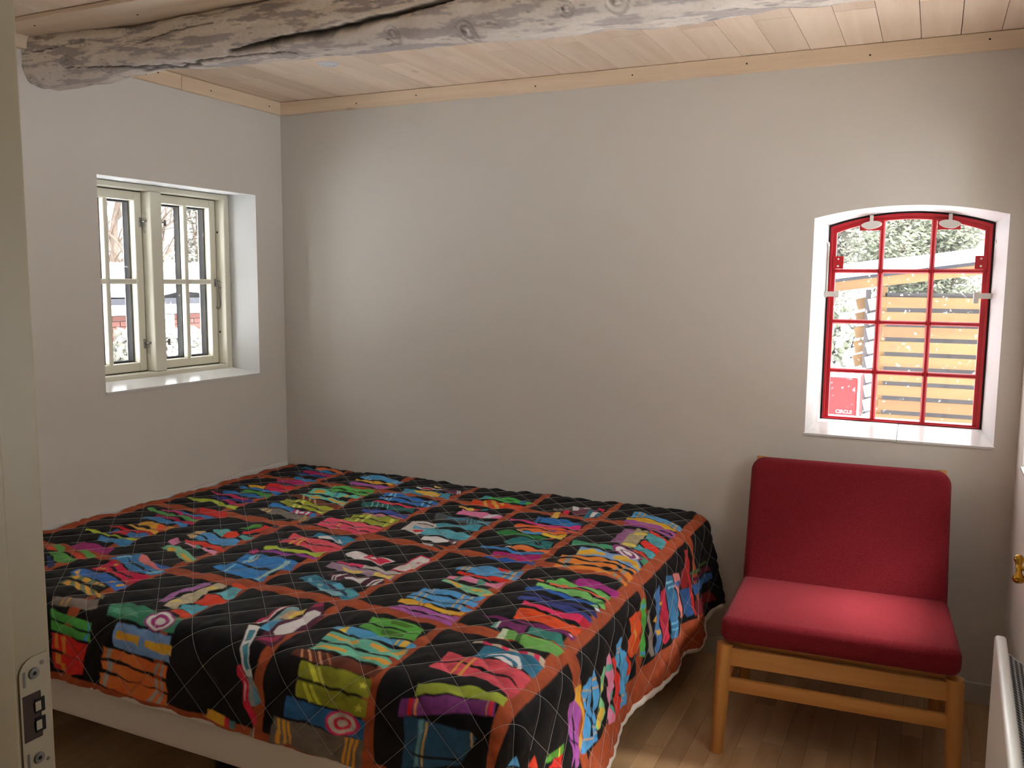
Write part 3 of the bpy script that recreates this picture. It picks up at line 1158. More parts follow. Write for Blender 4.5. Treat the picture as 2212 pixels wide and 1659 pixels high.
PRINT = [
('r',(30,110,140),[(136,78),(176,66),(248,84)],[(146,90),(206,92),(264,104)],[]),
('r',(205,105,55),[(208,38),(276,24),(358,44)],[(232,82),(304,74),(378,74)],[]),
('r',(40,130,190),[(248,90),(288,72),(366,94)],[(278,110),(322,104),(382,118)],[]),
('r',(165,32,98),[(198,118),(270,112),(362,126)],[(220,158),(298,160),(384,174)],[]),
('r',(32,75,140),[(178,160),(264,166),(364,178)],[(204,186),(292,200),(376,206)],[]),
('r',(75,152,205),[(504,72),(604,58),(746,116)],[(520,130),(630,130),(728,152)],[(0.1,0.14,0,1,(125,192,228)),(0.2,0.23,0,1,(125,192,228)),(0.8,0.85,0,1,(125,192,228))]),
('r',(220,160,40),[(512,148),(618,146),(718,158)],[(522,168),(644,184),(722,190)],[(0.4,0.45,0,1,(180,115,30))]),
('r',(165,85,165),[(516,198),(620,200),(722,210)],[(526,230),(634,246),(734,248)],[]),
('r',(226,220,226),[(834,158),(882,146),(994,162)],[(852,186),(908,176),(994,190)],[(0.2,0.62,0.2,0.85,(180,30,60))]),
('p',(230,190,110),[(898,114),(932,110),(938,128),(910,138)]),
('p',(95,42,75),[(926,172),(992,158),(1046,138),(1062,204),(1002,196)]),
('p',(226,220,226),[(1032,150),(1036,146),(1060,200),(1054,200)]),
('p',(226,220,226),[(1040,146),(1044,142),(1068,196),(1062,196)]),
('r',(62,142,172),[(808,210),(892,204),(1036,214)],[(830,278),(940,284),(1064,284)],[(0.76,0.84,0,1,(35,90,140))]),
('p',(232,175,66),[(860,220),(886,202),(936,210),(1002,232),(1016,282),(956,270),(898,262),(868,246)]),
('r',(72,172,82),[(1164,150),(1262,128),(1388,164)],[(1154,192),(1294,194),(1382,208)],[(0.0,0.12,0,1,(60,150,160)),(0.78,0.9,0,1,(40,130,170)),(0.1,0.9,0.46,0.56,(20,30,22))]),
('r',(215,70,30),[(1154,236),(1224,206),(1382,230)],[(1172,298),(1302,324),(1392,300)],[(0.27,0.35,0,1,(225,165,60)),(0.47,0.56,0,0.5,(225,165,60)),(0.5,0.58,0.5,1,(225,165,60)),(0.62,0.68,0,0.5,(225,165,60))]),
('r',(96,90,86),[(1500,222),(1558,154),(1632,144)],[(1528,256),(1582,214),(1636,192)],[(0.5,0.7,0,1,(226,220,226)),(0.7,0.84,0,1,(125,90,105)),(0.84,1,0,1,(190,185,190)),(0.1,0.14,0,1,(40,40,40)),(0.24,0.28,0,1,(40,40,40))]),
('p',(222,172,82),[(1528,272),(1548,252),(1566,330),(1536,324)]),
('p',(212,40,70),[(1552,228),(1576,218),(1584,272),(1562,270)]),
('p',(110,60,80),[(1580,228),(1630,168),(1686,138),(1642,246),(1598,256)]),
('p',(45,112,138),[(1636,182),(1690,180),(1706,250),(1656,300)]),
('p',(226,220,226),[(1658,196),(1676,178),(1686,260),(1674,274)]),
('p',(190,35,75),[(1656,132),(1692,144),(1694,180),(1674,162)]),
('r',(88,158,208),[(1806,128),(1874,130),(1950,166),(2028,244)],[(1810,194),(1874,184),(1944,202),(2024,296)],[(0.1,0.13,0,1,(200,168,110)),(0.2,0.23,0,1,(200,168,110)),(0.76,0.8,0,1,(200,168,110)),(0.86,0.9,0,1,(200,168,110)),(0.05,0.95,0.45,0.53,(25,40,60))]),
('r',(220,170,50),[(1802,208),(1874,188),(1946,210),(2020,302)],[(1808,242),(1872,234),(1946,266),(2016,326)],[]),
('r',(162,86,162),[(1812,250),(1878,232),(1946,266),(2026,348)],[(1812,286),(1886,278),(1954,306),(2026,368)],[]),
('r',(150,74,152),[(1818,294),(1884,292),(1956,322),(2026,380)],[(1826,322),(1890,322),(1952,342),(2024,398)],[]),
('r',(50,130,190),[(250,262),(266,234),(386,268)],[(274,280),(330,290),(384,284)],[]),
('r',(168,36,102),[(202,306),(284,292),(374,300)],[(228,348),(310,352),(380,354)],[]),
('r',(82,88,115),[(186,366),(274,364),(380,354)],[(204,380),(292,380),(392,374)],[]),
('r',(212,36,42),[(224,388),(290,382),(368,394)],[(248,448),(320,446),(380,442)],[]),
('r',(226,166,42),[(172,462),(204,444),(236,428)],[(180,476),(220,488),(266,474)],[]),
('r',(194,26,78),[(258,454),(326,452),(372,454)],[(274,478),(366,516),(396,510)],[]),
('r',(42,122,188),[(130,482),(200,492),(258,480),(402,522)],[(178,520),(246,528),(292,518),(402,554)],[]),
('r',(72,142,62),[(218,542),(282,534),(382,556)],[(230,586),(314,584),(406,610)],[]),
('r',(42,112,178),[(160,600),(204,582),(292,594),(380,600)],[(178,624),(240,622),(322,628),(386,636)],[]),
('r',(188,32,94),[(108,618),(196,638),(262,636),(350,654)],[(126,632),(218,660),(288,664),(356,680)],[]),
('r',(48,54,138),[(166,678),(232,676),(310,682),(380,668)],[(194,696),(266,698),(334,708),(390,694)],[]),
('r',(184,36,92),[(238,696),(282,704),(350,730),(382,714)],[(262,716),(312,736),(362,762),(388,748)],[]),
('r',(168,188,62),[(86,726),(156,732),(222,712),(352,774),(398,774)],[(108,756),(186,762),(248,752),(374,808),(408,804)],[]),
('r',(196,42,36),[(254,840),(314,838),(418,854)],[(312,910),(396,922),(458,906)],[(0,0.12,0,1,(150,30,28))]),
('r',(82,172,78),[(504,298),(590,294),(722,306)],[(516,344),(614,340),(734,354)],[]),
('r',(76,164,72),[(518,352),(618,352),(738,366)],[(530,384),(630,380),(748,404)],[]),
('r',(98,188,168),[(456,374),(524,382),(632,412),(728,416)],[(478,450),(560,458),(652,468),(732,458)],[(0.12,0.36,0.3,0.85,(225,165,60)),(0.55,0.6,0,1,(60,140,180)),(0.75,0.82,0,1,(225,165,60))]),
('r',(98,188,168),[(476,484),(548,470),(652,496),(732,504)],[(488,520),(578,520),(682,536),(738,556)],[(0.2,0.42,0.3,0.8,(225,165,60)),(0.55,0.95,0.25,0.75,(225,165,60))]),
('r',(108,56,36),[(436,504),(544,520),(650,548),(726,562)],[(450,536),(588,576),(686,596),(740,598)],[(0.22,0.25,0,1,(200,168,110)),(0.33,0.36,0,1,(200,168,110)),(0.43,0.46,0,1,(200,168,110))]),
('r',(152,158,48),[(478,580),(542,570),(644,594),(732,608)],[(488,614),(560,608),(658,634),(740,646)],[(0.25,0.31,0,1,(205,210,95)),(0.38,0.44,0,1,(205,210,95))]),
('r',(152,158,48),[(486,616),(566,622),(660,646),(746,658)],[(502,652),(590,666),(668,676),(734,690)],[(0.25,0.31,0,1,(205,210,95)),(0.38,0.44,0,1,(205,210,95)),(0.84,0.92,0.2,0.8,(205,210,95))]),
('r',(48,122,188),[(472,660),(540,670),(620,692),(732,708)],[(482,700),(558,712),(644,732),(738,746)],[(0.58,0.92,0,1,(170,45,110)),(0.66,0.7,0,1,(226,220,226)),(0.72,0.8,0.2,0.7,(226,220,226)),(0.84,0.88,0,1,(226,220,226))]),
('r',(118,110,102),[(488,728),(564,724),(682,744),(744,754)],[(494,772),(598,788),(698,812),(760,812)],[(0.05,0.1,0,1,(200,168,110)),(0.14,0.18,0,1,(200,168,110)),(0.78,0.83,0,1,(190,150,80)),(0.87,0.92,0,1,(190,150,80))]),
('r',(42,112,188),[(780,316),(852,306),(954,340),(1068,360)],[(796,366),(876,356),(970,378),(1070,396)],[(0.12,0.17,0,1,(125,192,228)),(0.21,0.24,0,1,(125,192,228)),(0.78,0.82,0,1,(125,192,228)),(0.87,0.9,0,1,(125,192,228))]),
('r',(42,112,188),[(800,384),(880,382),(968,394),(1068,406)],[(808,414),(892,418),(992,434),(1068,432)],[(0.12,0.17,0,1,(125,192,228)),(0.21,0.24,0,1,(125,192,228)),(0.8,0.84,0,1,(125,192,228)),(0.9,0.94,0,1,(125,192,228))]),
('r',(218,52,78),[(818,452),(874,434),(974,466),(1058,454)],[(822,470),(896,462),(984,482),(1060,476)],[]),
('r',(28,100,96),[(776,474),(854,464),(946,484),(1032,486)],[(798,522),(884,520),(984,542),(1054,546)],[(0.18,0.2,0,1,(130,195,195)),(0.28,0.3,0,1,(130,195,195)),(0.38,0.4,0,1,(130,195,195)),(0.48,0.5,0,1,(130,195,195))]),
('r',(58,78,160),[(836,560),(912,550),(1004,574),(1068,586)],[(846,590),(938,600),(1012,616),(1072,628)],[]),
('r',(212,132,162),[(876,616),(956,616),(1062,624)],[(882,630),(970,636),(1060,638)],[]),
('r',(144,154,48),[(856,648),(930,634),(992,642),(1064,650)],[(864,686),(932,674),(1014,692),(1068,702)],[(0.18,0.24,0,1,(205,210,95)),(0.3,0.36,0,1,(205,210,95)),(0.84,0.92,0.2,0.8,(205,210,95))]),
('r',(144,154,48),[(850,688),(932,686),(1012,700),(1074,710)],[(860,722),(954,734),(1020,738),(1066,742)],[(0.18,0.24,0,1,(205,210,95)),(0.3,0.36,0,1,(205,210,95)),(0.84,0.92,0.2,0.8,(205,210,95))]),
('r',(226,82,108),[(790,732),(860,722),(968,742),(1060,754)],[(798,768),(878,768),(976,780),(1064,782)],[(0.3,0.33,0,1,(230,130,90))]),
('r',(226,82,108),[(800,776),(882,778),(974,788),(1068,788)],[(806,808),(888,812),(988,822),(1072,816)],[(0.36,0.39,0,1,(230,150,90))]),
('r',(222,76,104),[(792,804),(892,818),(994,832),(1074,818)],[(802,828),(904,842),(1008,862),(1058,846)],[(0.36,0.39,0,1,(230,150,90))]),
('r',(230,180,70),[(1162,364),(1210,356),(1286,358)],[(1162,378),(1226,392),(1292,384)],[(0.58,0.8,0,1,(205,40,60)),(0.8,1,0,1,(60,140,150))]),
('r',(218,122,168),[(1192,392),(1274,406),(1362,410),(1382,422)],[(1206,478),(1280,460),(1348,480),(1384,454)],[(0.5,0.68,0,1,(242,202,217))]),
('r',(78,84,88),[(1132,496),(1224,502),(1308,512),(1372,500)],[(1162,568),(1250,568),(1332,558),(1382,554)],[(0.2,0.5,0,0.6,(60,120,150)),(0.52,1,0,1,(85,138,155)),(0.55,0.57,0,1,(40,60,75)),(0.62,0.64,0,1,(40,60,75)),(0.68,0.7,0,1,(40,60,75))]),
('r',(72,152,174),[(1116,616),(1188,616),(1280,592),(1372,568)],[(1128,636),(1220,652),(1306,638),(1378,632)],[(0,0.36,0,1,(196,190,190))]),
('p',(198,192,188),[(1108,626),(1198,614),(1232,684),(1226,734),(1208,766),(1128,744)]),
('p',(25,25,30),[(1132,642),(1204,642),(1212,654),(1148,656)]),
('p',(90,160,195),[(1146,682),(1216,682),(1216,710),(1156,710)]),
('p',(195,40,52),[(1160,722),(1208,714),(1216,740),(1186,746)]),
('p',(86,166,184),[(1214,672),(1266,672),(1328,678),(1392,698),(1392,746),(1356,758),(1294,750),(1212,760)]),
('r',(226,220,226),[(1246,778),(1298,774),(1360,766),(1382,764)],[(1252,810),(1326,822),(1360,806),(1394,816)],[(0.58,1,0,1,(78,42,62)),(0.74,0.92,0.35,0.75,(226,220,226))]),
('r',(48,58,54),[(1278,836),(1324,846),(1378,866)],[(1282,848),(1332,866),(1376,880)],[(0,0.5,0,1,(176,186,186))]),
('r',(42,112,182),[(1492,348),(1574,338),(1686,364)],[(1510,420),(1588,412),(1672,414)],[(0.08,0.12,0,1,(20,60,110))]),
('r',(208,52,132),[(1414,430),(1510,428),(1598,436),(1688,396)],[(1426,454),(1522,456),(1606,464),(1702,442)],[]),
('r',(232,92,42),[(1464,492),(1532,462),(1626,464),(1704,472)],[(1472,522),(1554,510),(1644,506),(1704,504)],[]),
('r',(148,62,124),[(1584,490),(1636,488),(1702,500)],[(1596,502),(1644,508),(1704,512)],[]),
('r',(232,112,52),[(1504,534),(1568,520),(1634,522),(1690,510)],[(1498,548),(1576,560),(1638,570),(1686,538)],[]),
('r',(62,142,198),[(1500,560),(1586,562),(1642,578),(1690,540)],[(1510,574),(1596,598),(1652,602),(1692,608)],[(0.45,1,0,1,(232,182,52)),(0,0.1,0,1,(220,190,140))]),
('r',(46,124,62),[(1444,604),(1480,582),(1590,606),(1674,618)],[(1458,632),(1524,638),(1602,634),(1664,630)],[(0.9,1,0,1,(210,90,60))]),
('r',(42,118,122),[(1516,696),(1562,652),(1622,644),(1686,654)],[(1528,714),(1590,712),(1654,716),(1694,702)],[(0.6,0.75,0.2,0.7,(20,35,40))]),
('r',(228,118,62),[(1550,740),(1594,720),(1660,730),(1702,720)],[(1552,758),(1612,758),(1656,756),(1710,768)],[(0,0.1,0,1,(240,215,200))]),
('r',(52,128,192),[(1470,770),(1520,762),(1590,778),(1644,762),(1706,772)],[(1474,790),(1532,788),(1598,796),(1658,792),(1696,792)],[]),
('r',(164,32,108),[(1536,814),(1586,802),(1646,800),(1702,792)],[(1544,854),(1604,852),(1662,868),(1702,838)],[]),
('r',(36,84,165),[(1538,878),(1602,866),(1674,874),(1708,852)],[(1542,898),(1614,898),(1680,906),(1716,902)],[]),
('p',(142,92,138),[(1842,352),(1882,358),(1896,470),(1884,552),(1850,542)]),
('p',(164,154,118),[(1882,336),(1942,382),(1938,470),(1946,568),(1888,564)]),
('p',(222,202,92),[(1886,392),(1940,406),(1946,424),(1892,418)]),
('p',(222,202,92),[(1888,528),(1942,540),(1948,556),(1892,548)]),
('p',(218,55,40),[(1938,358),(1974,384),(2026,448),(2026,470),(1994,432),(1944,388)]),
('p',(78,158,168),[(1942,392),(1982,414),(2024,464),(2028,526),(1990,502),(1946,446)]),
('p',(218,46,36),[(1950,468),(1990,502),(2026,538),(2028,596),(1986,558),(1948,512)]),
('p',(78,158,168),[(1948,528),(1988,562),(2028,600),(2026,650),(1984,600),(1946,578)]),
('p',(218,60,40),[(1944,582),(1982,602),(2026,660),(2020,664),(1978,616),(1946,598)]),
('r',(68,148,114),[(1736,604),(1804,590),(1880,594),(1962,620),(2026,672)],[(1744,640),(1812,630),(1886,628),(1960,660),(2026,734)],[]),
('p',(132,56,112),[(2010,688),(2010,702),(2004,712),(1992,712),(1976,708),(1956,698),(1934,680),(1914,660),(1896,638),(1882,614),(1876,596),(1876,582),(1882,572),(1896,572),(1914,578),(1936,592),(1958,610),(1978,630),(1994,652),(2006,674)]),
('p',(226,220,226),[(1998,682),(1998,692),(1992,698),(1982,698),(1968,692),(1952,684),(1936,670),(1920,654),(1906,638),(1896,620),(1892,608),(1892,596),(1896,588),(1906,586),(1922,594),(1938,604),(1954,616),(1970,632),(1984,650),(1992,666)]),
('p',(132,56,112),[(1982,670),(1982,678),(1978,682),(1972,684),(1962,680),(1950,672),(1938,662),(1928,652),(1918,640),(1912,630),(1908,618),(1908,610),(1912,606),(1918,604),(1928,608),(1940,616),(1952,626),(1964,638),(1972,648),(1980,662)]),
('p',(226,220,226),[(1966,658),(1966,664),(1964,666),(1960,666),(1954,662),(1948,660),(1942,654),(1936,648),(1930,642),(1926,634),(1924,628),(1924,624),(1926,622),(1930,622),(1936,624),(1942,628),(1948,632),(1954,638),(1960,646),(1964,654)]),
('r',(122,162,208),[(1786,656),(1856,652),(1936,674),(1992,696),(2024,754)],[(1796,728),(1854,726),(1926,728),(1986,766),(2028,800)],[]),
('p',(228,172,52),[(1790,688),(1828,656),(1888,688),(1884,706),(1838,716),(1796,720)]),
('p',(228,172,52),[(1912,680),(1952,676),(2002,728),(2028,776),(2026,792),(1978,732),(1918,714)]),
('r',(236,132,52),[(1756,752),(1816,740),(1884,730),(1950,756),(2026,808)],[(1758,772),(1826,774),(1892,760),(1952,780),(2028,832)],[(0.08,0.16,0,1,(152,148,142)),(0.76,0.81,0,1,(152,148,142)),(0.86,0.91,0,1,(152,148,142))]),
('r',(236,132,52),[(1762,790),(1826,788),(1894,774),(1958,798),(2032,860)],[(1770,828),(1832,820),(1900,814),(1962,824),(2030,890)],[(0.08,0.16,0,1,(152,148,142)),(0.76,0.81,0,1,(152,148,142)),(0.86,0.91,0,1,(152,148,142))]),
('r',(236,132,52),[(1776,850),(1840,840),(1908,834),(1968,850),(2032,910)],[(1776,874),(1848,874),(1912,862),(1970,872),(2032,928)],[(0.08,0.16,0,1,(152,148,142)),(0.76,0.81,0,1,(152,148,142)),(0.86,0.91,0,1,(152,148,142))]),
('p',(82,152,62),[(598,988),(604,960),(610,932),(646,916),(658,942),(624,966)]),
('p',(218,46,36),[(638,1006),(662,968),(658,920),(700,920),(706,1006),(654,1032)]),
('p',(152,62,42),[(696,986),(702,922),(736,930),(766,1032),(734,1038)]),
('p',(88,168,168),[(532,1048),(540,1018),(572,1010),(608,1032),(614,1088),(590,1084)]),
('p',(222,62,36),[(612,1090),(602,1048),(628,1030),(658,1050),(664,1094)]),
('p',(88,168,168),[(672,1102),(662,1042),(736,1060),(728,1098),(688,1086)]),
('p',(78,148,204),[(504,1110),(530,1078),(624,1106),(680,1110),(716,1108),(726,1144),(710,1158),(660,1180),(592,1160),(508,1146)]),
('p',(202,172,122),[(498,1136),(490,1084),(522,1070),(536,1104),(542,1164)]),
('p',(20,22,26),[(496,1102),(552,1120),(620,1142),(624,1150),(560,1132),(502,1112)]),
('r',(218,56,42),[(536,1180),(578,1176),(656,1186),(692,1178),(744,1210)],[(560,1204),(618,1206),(664,1214),(706,1220),(734,1214)],[]),
('r',(218,142,172),[(564,1208),(620,1208),(678,1228),(728,1228)],[(580,1224),(636,1228),(692,1246),(740,1258)],[(0.3,0.5,0,1,(92,152,132))]),
('p',(122,188,152),[(534,1286),(532,1256),(586,1250),(730,1320),(732,1366),(646,1322),(602,1294)]),
('p',(222,168,62),[(548,1270),(586,1272),(608,1292),(576,1298)]),
('p',(222,168,62),[(638,1306),(670,1310),(728,1338),(726,1358)]),
('p',(204,122,162),[(502,1224),(508,1188),(550,1210),(560,1258)]),
('r',(222,82,98),[(832,970),(920,988),(990,988),(1074,1008)],[(850,1028),(930,1024),(1012,1040),(1080,1040)],[]),
('r',(216,76,94),[(848,1034),(934,1034),(1022,1052),(1082,1042)],[(838,1060),(946,1076),(1044,1104),(1078,1086)],[]),
('p',(232,172,82),[(890,996),(898,994),(904,1076),(894,1076)]),
('p',(232,172,82),[(904,996),(908,988),(930,1068),(920,1068)]),
('r',(52,132,168),[(904,922),(974,920),(1068,928)],[(906,972),(994,970),(1070,1002)],[]),
('p',(214,218,222),[(928,962),(952,938),(1024,958),(1050,984),(1026,980),(986,964),(950,982)]),
('p',(52,132,168),[(982,950),(1002,952),(1030,972),(1014,968)]),
('r',(172,192,62),[(834,1118),(862,1102),(934,1120),(998,1110),(1066,1092)],[(844,1142),(888,1132),(948,1142),(1022,1140),(1072,1140)],[]),
('r',(142,62,154),[(846,1156),(890,1146),(962,1154),(1030,1150),(1072,1144)],[(868,1178),(914,1174),(980,1180),(1032,1174),(1072,1166)],[(0.82,0.86,0,1,(215,60,60))]),
('p',(178,32,112),[(810,1164),(820,1148),(848,1164),(848,1186),(822,1190)]),
('p',(46,122,194),[(828,1200),(884,1200),(940,1202),(1004,1206),(1054,1214),(1078,1282),(1026,1310),(970,1306),(906,1302),(858,1298)]),
('p',(50,130,200),[(836,1362),(836,1326),(868,1304),(916,1312),(994,1326),(1030,1322),(1074,1402),(1014,1400),(942,1392),(886,1372)]),
('p',(125,192,228),[(856,1200),(868,1194),(888,1244),(898,1278),(902,1300),(890,1292),(880,1258)]),
('p',(210,200,140),[(882,1204),(888,1204),(906,1264),(906,1284),(898,1278),(898,1254)]),
('p',(125,192,228),[(882,1328),(888,1312),(894,1326),(894,1368),(884,1368)]),
('p',(125,192,228),[(1000,1216),(1022,1216),(1046,1298),(1040,1340),(1044,1396),(1026,1392),(1028,1326),(1028,1290)]),
('p',(190,190,140),[(1010,1218),(1016,1218),(1038,1294),(1032,1336),(1034,1390),(1030,1388),(1028,1330),(1030,1290)]),
('p',(226,216,218),[(1118,1064),(1132,1042),(1178,1042),(1230,1046),(1308,1058),(1280,1102),(1238,1092),(1192,1090),(1144,1086)]),
('p',(208,36,78),[(1190,1064),(1200,1032),(1242,1050),(1300,1066),(1276,1096),(1242,1088)]),
('p',(226,220,226),[(1204,1052),(1222,1044),(1238,1058),(1228,1072)]),
('p',(192,42,82),[(1348,1146),(1346,1072),(1336,1014),(1352,968),(1388,970),(1410,1018),(1404,1074),(1392,1132)]),
('p',(204,198,194),[(1350,1136),(1352,1074),(1344,1020),(1356,980),(1386,978),(1398,1008),(1398,1066),(1390,1128)]),
('p',(200,40,70),[(1364,1018),(1374,1014),(1382,1030),(1368,1030)]),
('r',(228,62,114),[(1140,1130),(1174,1128),(1238,1128)],[(1144,1144),(1192,1144),(1242,1148)],[]),
('r',(194,188,184),[(1236,1126),(1282,1124),(1334,1150),(1392,1142)],[(1244,1146),(1298,1156),(1348,1176),(1398,1170)],[]),
('r',(154,132,154),[(1132,1150),(1202,1150),(1280,1162),(1362,1174),(1392,1184)],[(1142,1198),(1228,1202),(1294,1208),(1376,1218),(1400,1228)],[]),
('p',(222,188,102),[(1186,1174),(1222,1172),(1286,1188),(1274,1206),(1218,1198)]),
('p',(232,192,102),[(1312,1176),(1358,1186),(1384,1180),(1388,1218),(1328,1218)]),
('p',(74,32,54),[(1198,1266),(1196,1232),(1258,1218),(1334,1232),(1396,1244),(1394,1292),(1342,1286),(1290,1280),(1244,1278)]),
('p',(226,220,226),[(1252,1252),(1270,1234),(1338,1242),(1330,1280),(1290,1268)]),
('p',(226,220,226),[(1230,1288),(1216,1258),(1228,1232),(1234,1240),(1222,1262),(1234,1286)]),
('p',(226,220,226),[(1240,1286),(1228,1260),(1238,1216),(1244,1224),(1234,1264),(1244,1286)]),
('p',(226,220,226),[(1360,1294),(1356,1254),(1380,1228),(1382,1236),(1364,1262),(1366,1296)]),
('p',(226,220,226),[(1370,1294),(1372,1266),(1384,1238),(1386,1244),(1380,1272),(1374,1294)]),
('p',(52,124,154),[(1146,1330),(1168,1276),(1226,1298),(1280,1318),(1322,1340),(1350,1346),(1396,1370),(1380,1422),(1326,1400),(1276,1388),(1238,1374)]),
('p',(134,188,198),[(1248,1376),(1296,1368),(1358,1396),(1338,1408)]),
('p',(84,164,190),[(1266,1344),(1284,1316),(1322,1340),(1320,1356)]),
('p',(84,164,174),[(1338,1354),(1390,1366),(1380,1396),(1350,1386)]),
('p',(60,40,70),[(1194,1298),(1234,1318),(1296,1352),(1364,1386),(1364,1394),(1298,1362),(1226,1322)]),
('p',(114,174,190),[(1190,1324),(1192,1328),(1194,1332),(1194,1334),(1194,1338),(1192,1338),(1190,1340),(1186,1338),(1184,1336),(1180,1334),(1178,1332),(1174,1326),(1174,1324),(1172,1320),(1174,1318),(1174,1316),(1176,1314),(1180,1316),(1184,1320),(1186,1320)]),
('p',(134,178,178),[(1252,1354),(1254,1358),(1256,1362),(1256,1366),(1256,1370),(1254,1372),(1250,1370),(1246,1370),(1242,1368),(1240,1366),(1236,1362),(1232,1358),(1232,1354),(1230,1350),(1232,1348),(1234,1346),(1238,1346),(1240,1344),(1244,1346),(1248,1350)]),
('r',(82,152,204),[(1516,1012),(1582,986),(1656,988),(1724,974)],[(1518,1048),(1588,1036),(1660,1026),(1726,1016)],[(0.08,0.12,0,1,(200,168,110)),(0.16,0.2,0,1,(200,168,110)),(0.76,0.8,0,1,(200,168,110)),(0.86,0.9,0,1,(200,168,110))]),
('r',(82,152,204),[(1568,1042),(1618,1028),(1678,1032),(1730,1024)],[(1562,1054),(1626,1054),(1678,1062),(1728,1056)],[(0.7,0.75,0,1,(200,168,110)),(0.85,0.9,0,1,(200,168,110))]),
('p',(198,46,42),[(1634,978),(1676,976),(1682,1006),(1642,994)]),
('r',(208,46,36),[(1542,1058),(1606,1060),(1678,1062),(1722,1066)],[(1542,1080),(1618,1082),(1684,1090),(1722,1090)],[]),
('r',(228,132,168),[(1532,1098),(1592,1088),(1660,1110),(1716,1090)],[(1532,1130),(1598,1124),(1670,1140),(1718,1138)],[(0.13,0.23,0,1,(92,152,132)),(0.52,0.66,0,1,(92,152,132))]),
('r',(122,188,152),[(1536,1142),(1582,1146),(1646,1162),(1724,1188)],[(1540,1168),(1600,1180),(1674,1214),(1710,1218)],[]),
('p',(222,164,62),[(1542,1142),(1568,1148),(1616,1164),(1600,1180),(1564,1160)]),
('p',(222,164,62),[(1638,1172),(1662,1178),(1698,1194),(1686,1202),(1654,1188)]),
('p',(222,164,62),[(1696,1206),(1724,1186),(1714,1216)]),
('r',(78,152,208),[(1524,1232),(1562,1216),(1638,1228),(1720,1226)],[(1520,1266),(1576,1258),(1644,1262),(1718,1258)],[(0.12,0.145,0,1,(200,168,110)),(0.22,0.245,0,1,(200,168,110)),(0.72,0.745,0,1,(200,168,110)),(0.83,0.855,0,1,(200,168,110))]),
('r',(78,152,208),[(1516,1280),(1576,1268),(1644,1274),(1718,1264)],[(1516,1306),(1588,1308),(1656,1310),(1722,1306)],[(0.12,0.145,0,1,(200,168,110)),(0.22,0.245,0,1,(200,168,110)),(0.72,0.745,0,1,(200,168,110)),(0.83,0.855,0,1,(200,168,110))]),
('r',(78,152,208),[(1514,1312),(1588,1316),(1654,1314),(1726,1318)],[(1518,1326),(1594,1340),(1658,1336),(1724,1342)],[(0.12,0.145,0,1,(200,168,110)),(0.22,0.245,0,1,(200,168,110)),(0.72,0.745,0,1,(200,168,110)),(0.83,0.855,0,1,(200,168,110))]),
('r',(218,164,48),[(1510,1336),(1564,1334),(1642,1354),(1722,1348)],[(1516,1366),(1578,1366),(1650,1376),(1722,1376)],[(0.34,0.38,0,1,(170,110,35)),(0.42,0.46,0,1,(170,110,35))]),
('r',(168,92,168),[(1530,1380),(1588,1374),(1660,1384),(1724,1384)],[(1530,1404),(1590,1398),(1662,1406),(1722,1408)],[]),
('r',(160,84,160),[(1528,1410),(1590,1406),(1662,1414),(1720,1414)],[(1524,1426),(1598,1432),(1658,1434),(1728,1446)],[]),
('r',(158,42,128),[(1884,988),(1898,936),(1964,948),(2006,980),(2034,986)],[(1884,996),(1926,1008),(1972,992),(2008,1018),(2038,1034)],[(0,0.1,0,1,(90,25,75))]),
('r',(228,112,88),[(1756,1020),(1812,1024)],[(1758,1026),(1814,1036)],[]),
('r',(102,178,88),[(1816,1014),(1850,986),(1926,1008),(1974,998),(2026,1042)],[(1820,1036),(1866,1024),(1916,1018),(1976,1038),(2024,1066)],[]),
('r',(232,98,68),[(1832,1034),(1878,1020),(1952,1044),(2004,1046),(2038,1070)],[(1838,1048),(1884,1036),(1952,1050),(1996,1058),(2036,1080)],[]),
('r',(118,188,104),[(1800,1046),(1846,1054),(1890,1050),(1956,1054),(2018,1090),(2038,1124)],[(1804,1074),(1854,1092),(1894,1092),(1956,1088),(1998,1112),(2028,1132)],[(0.8,0.9,0,1,(70,130,70))]),
('r',(36,88,166),[(1784,1090),(1820,1072),(1884,1100),(1948,1100),(2004,1116),(2038,1154)],[(1790,1118),(1832,1100),(1878,1118),(1928,1126),(1982,1124),(2030,1158)],[(0.86,0.92,0,1,(140,190,120)),(0.93,0.97,0,1,(235,235,240))]),
('r',(42,48,108),[(1800,1142),(1830,1126),(1892,1150),(1954,1148),(2020,1162),(2038,1188)],[(1802,1150),(1844,1146),(1894,1162),(1954,1180),(1996,1174),(2038,1198)],[]),
('r',(52,64,132),[(1802,1180),(1842,1154),(1914,1174),(1982,1186),(2034,1220)],[(1806,1204),(1850,1184),(1914,1202),(1984,1224),(2038,1244)],[]),
('r',(224,42,98),[(1826,1198),(1880,1212),(1934,1220),(1994,1220),(2040,1244)],[(1828,1230),(1880,1240),(1934,1250),(1996,1264),(2040,1284)],[(0.85,1,0,1,(180,32,54))]),
('r',(218,78,32),[(1834,1254),(1874,1252),(1926,1260),(1998,1288),(2036,1294)],[(1850,1318),(1904,1316),(1956,1330),(2002,1348),(2036,1342)],[]),
('r',(118,38,100),[(1766,1336),(1794,1332),(1848,1330),(1908,1330),(1968,1332),(2022,1356),(2038,1348)],[(1766,1342),(1810,1344),(1866,1342),(1916,1346),(1960,1366),(2006,1368),(2038,1376)],[]),
('p',(230,190,215),[(2018,1356),(2028,1354),(2034,1362),(2026,1364)]),
('p',(114,42,100),[(1826,1346),(1872,1356),(1908,1352),(1914,1384),(1916,1406),(1898,1400),(1864,1384),(1838,1390)]),
('p',(94,164,154),[(1816,1360),(1828,1346),(1838,1390),(1820,1400)]),
('p',(226,220,226),[(1822,1352),(1828,1346),(1836,1386),(1830,1388)]),
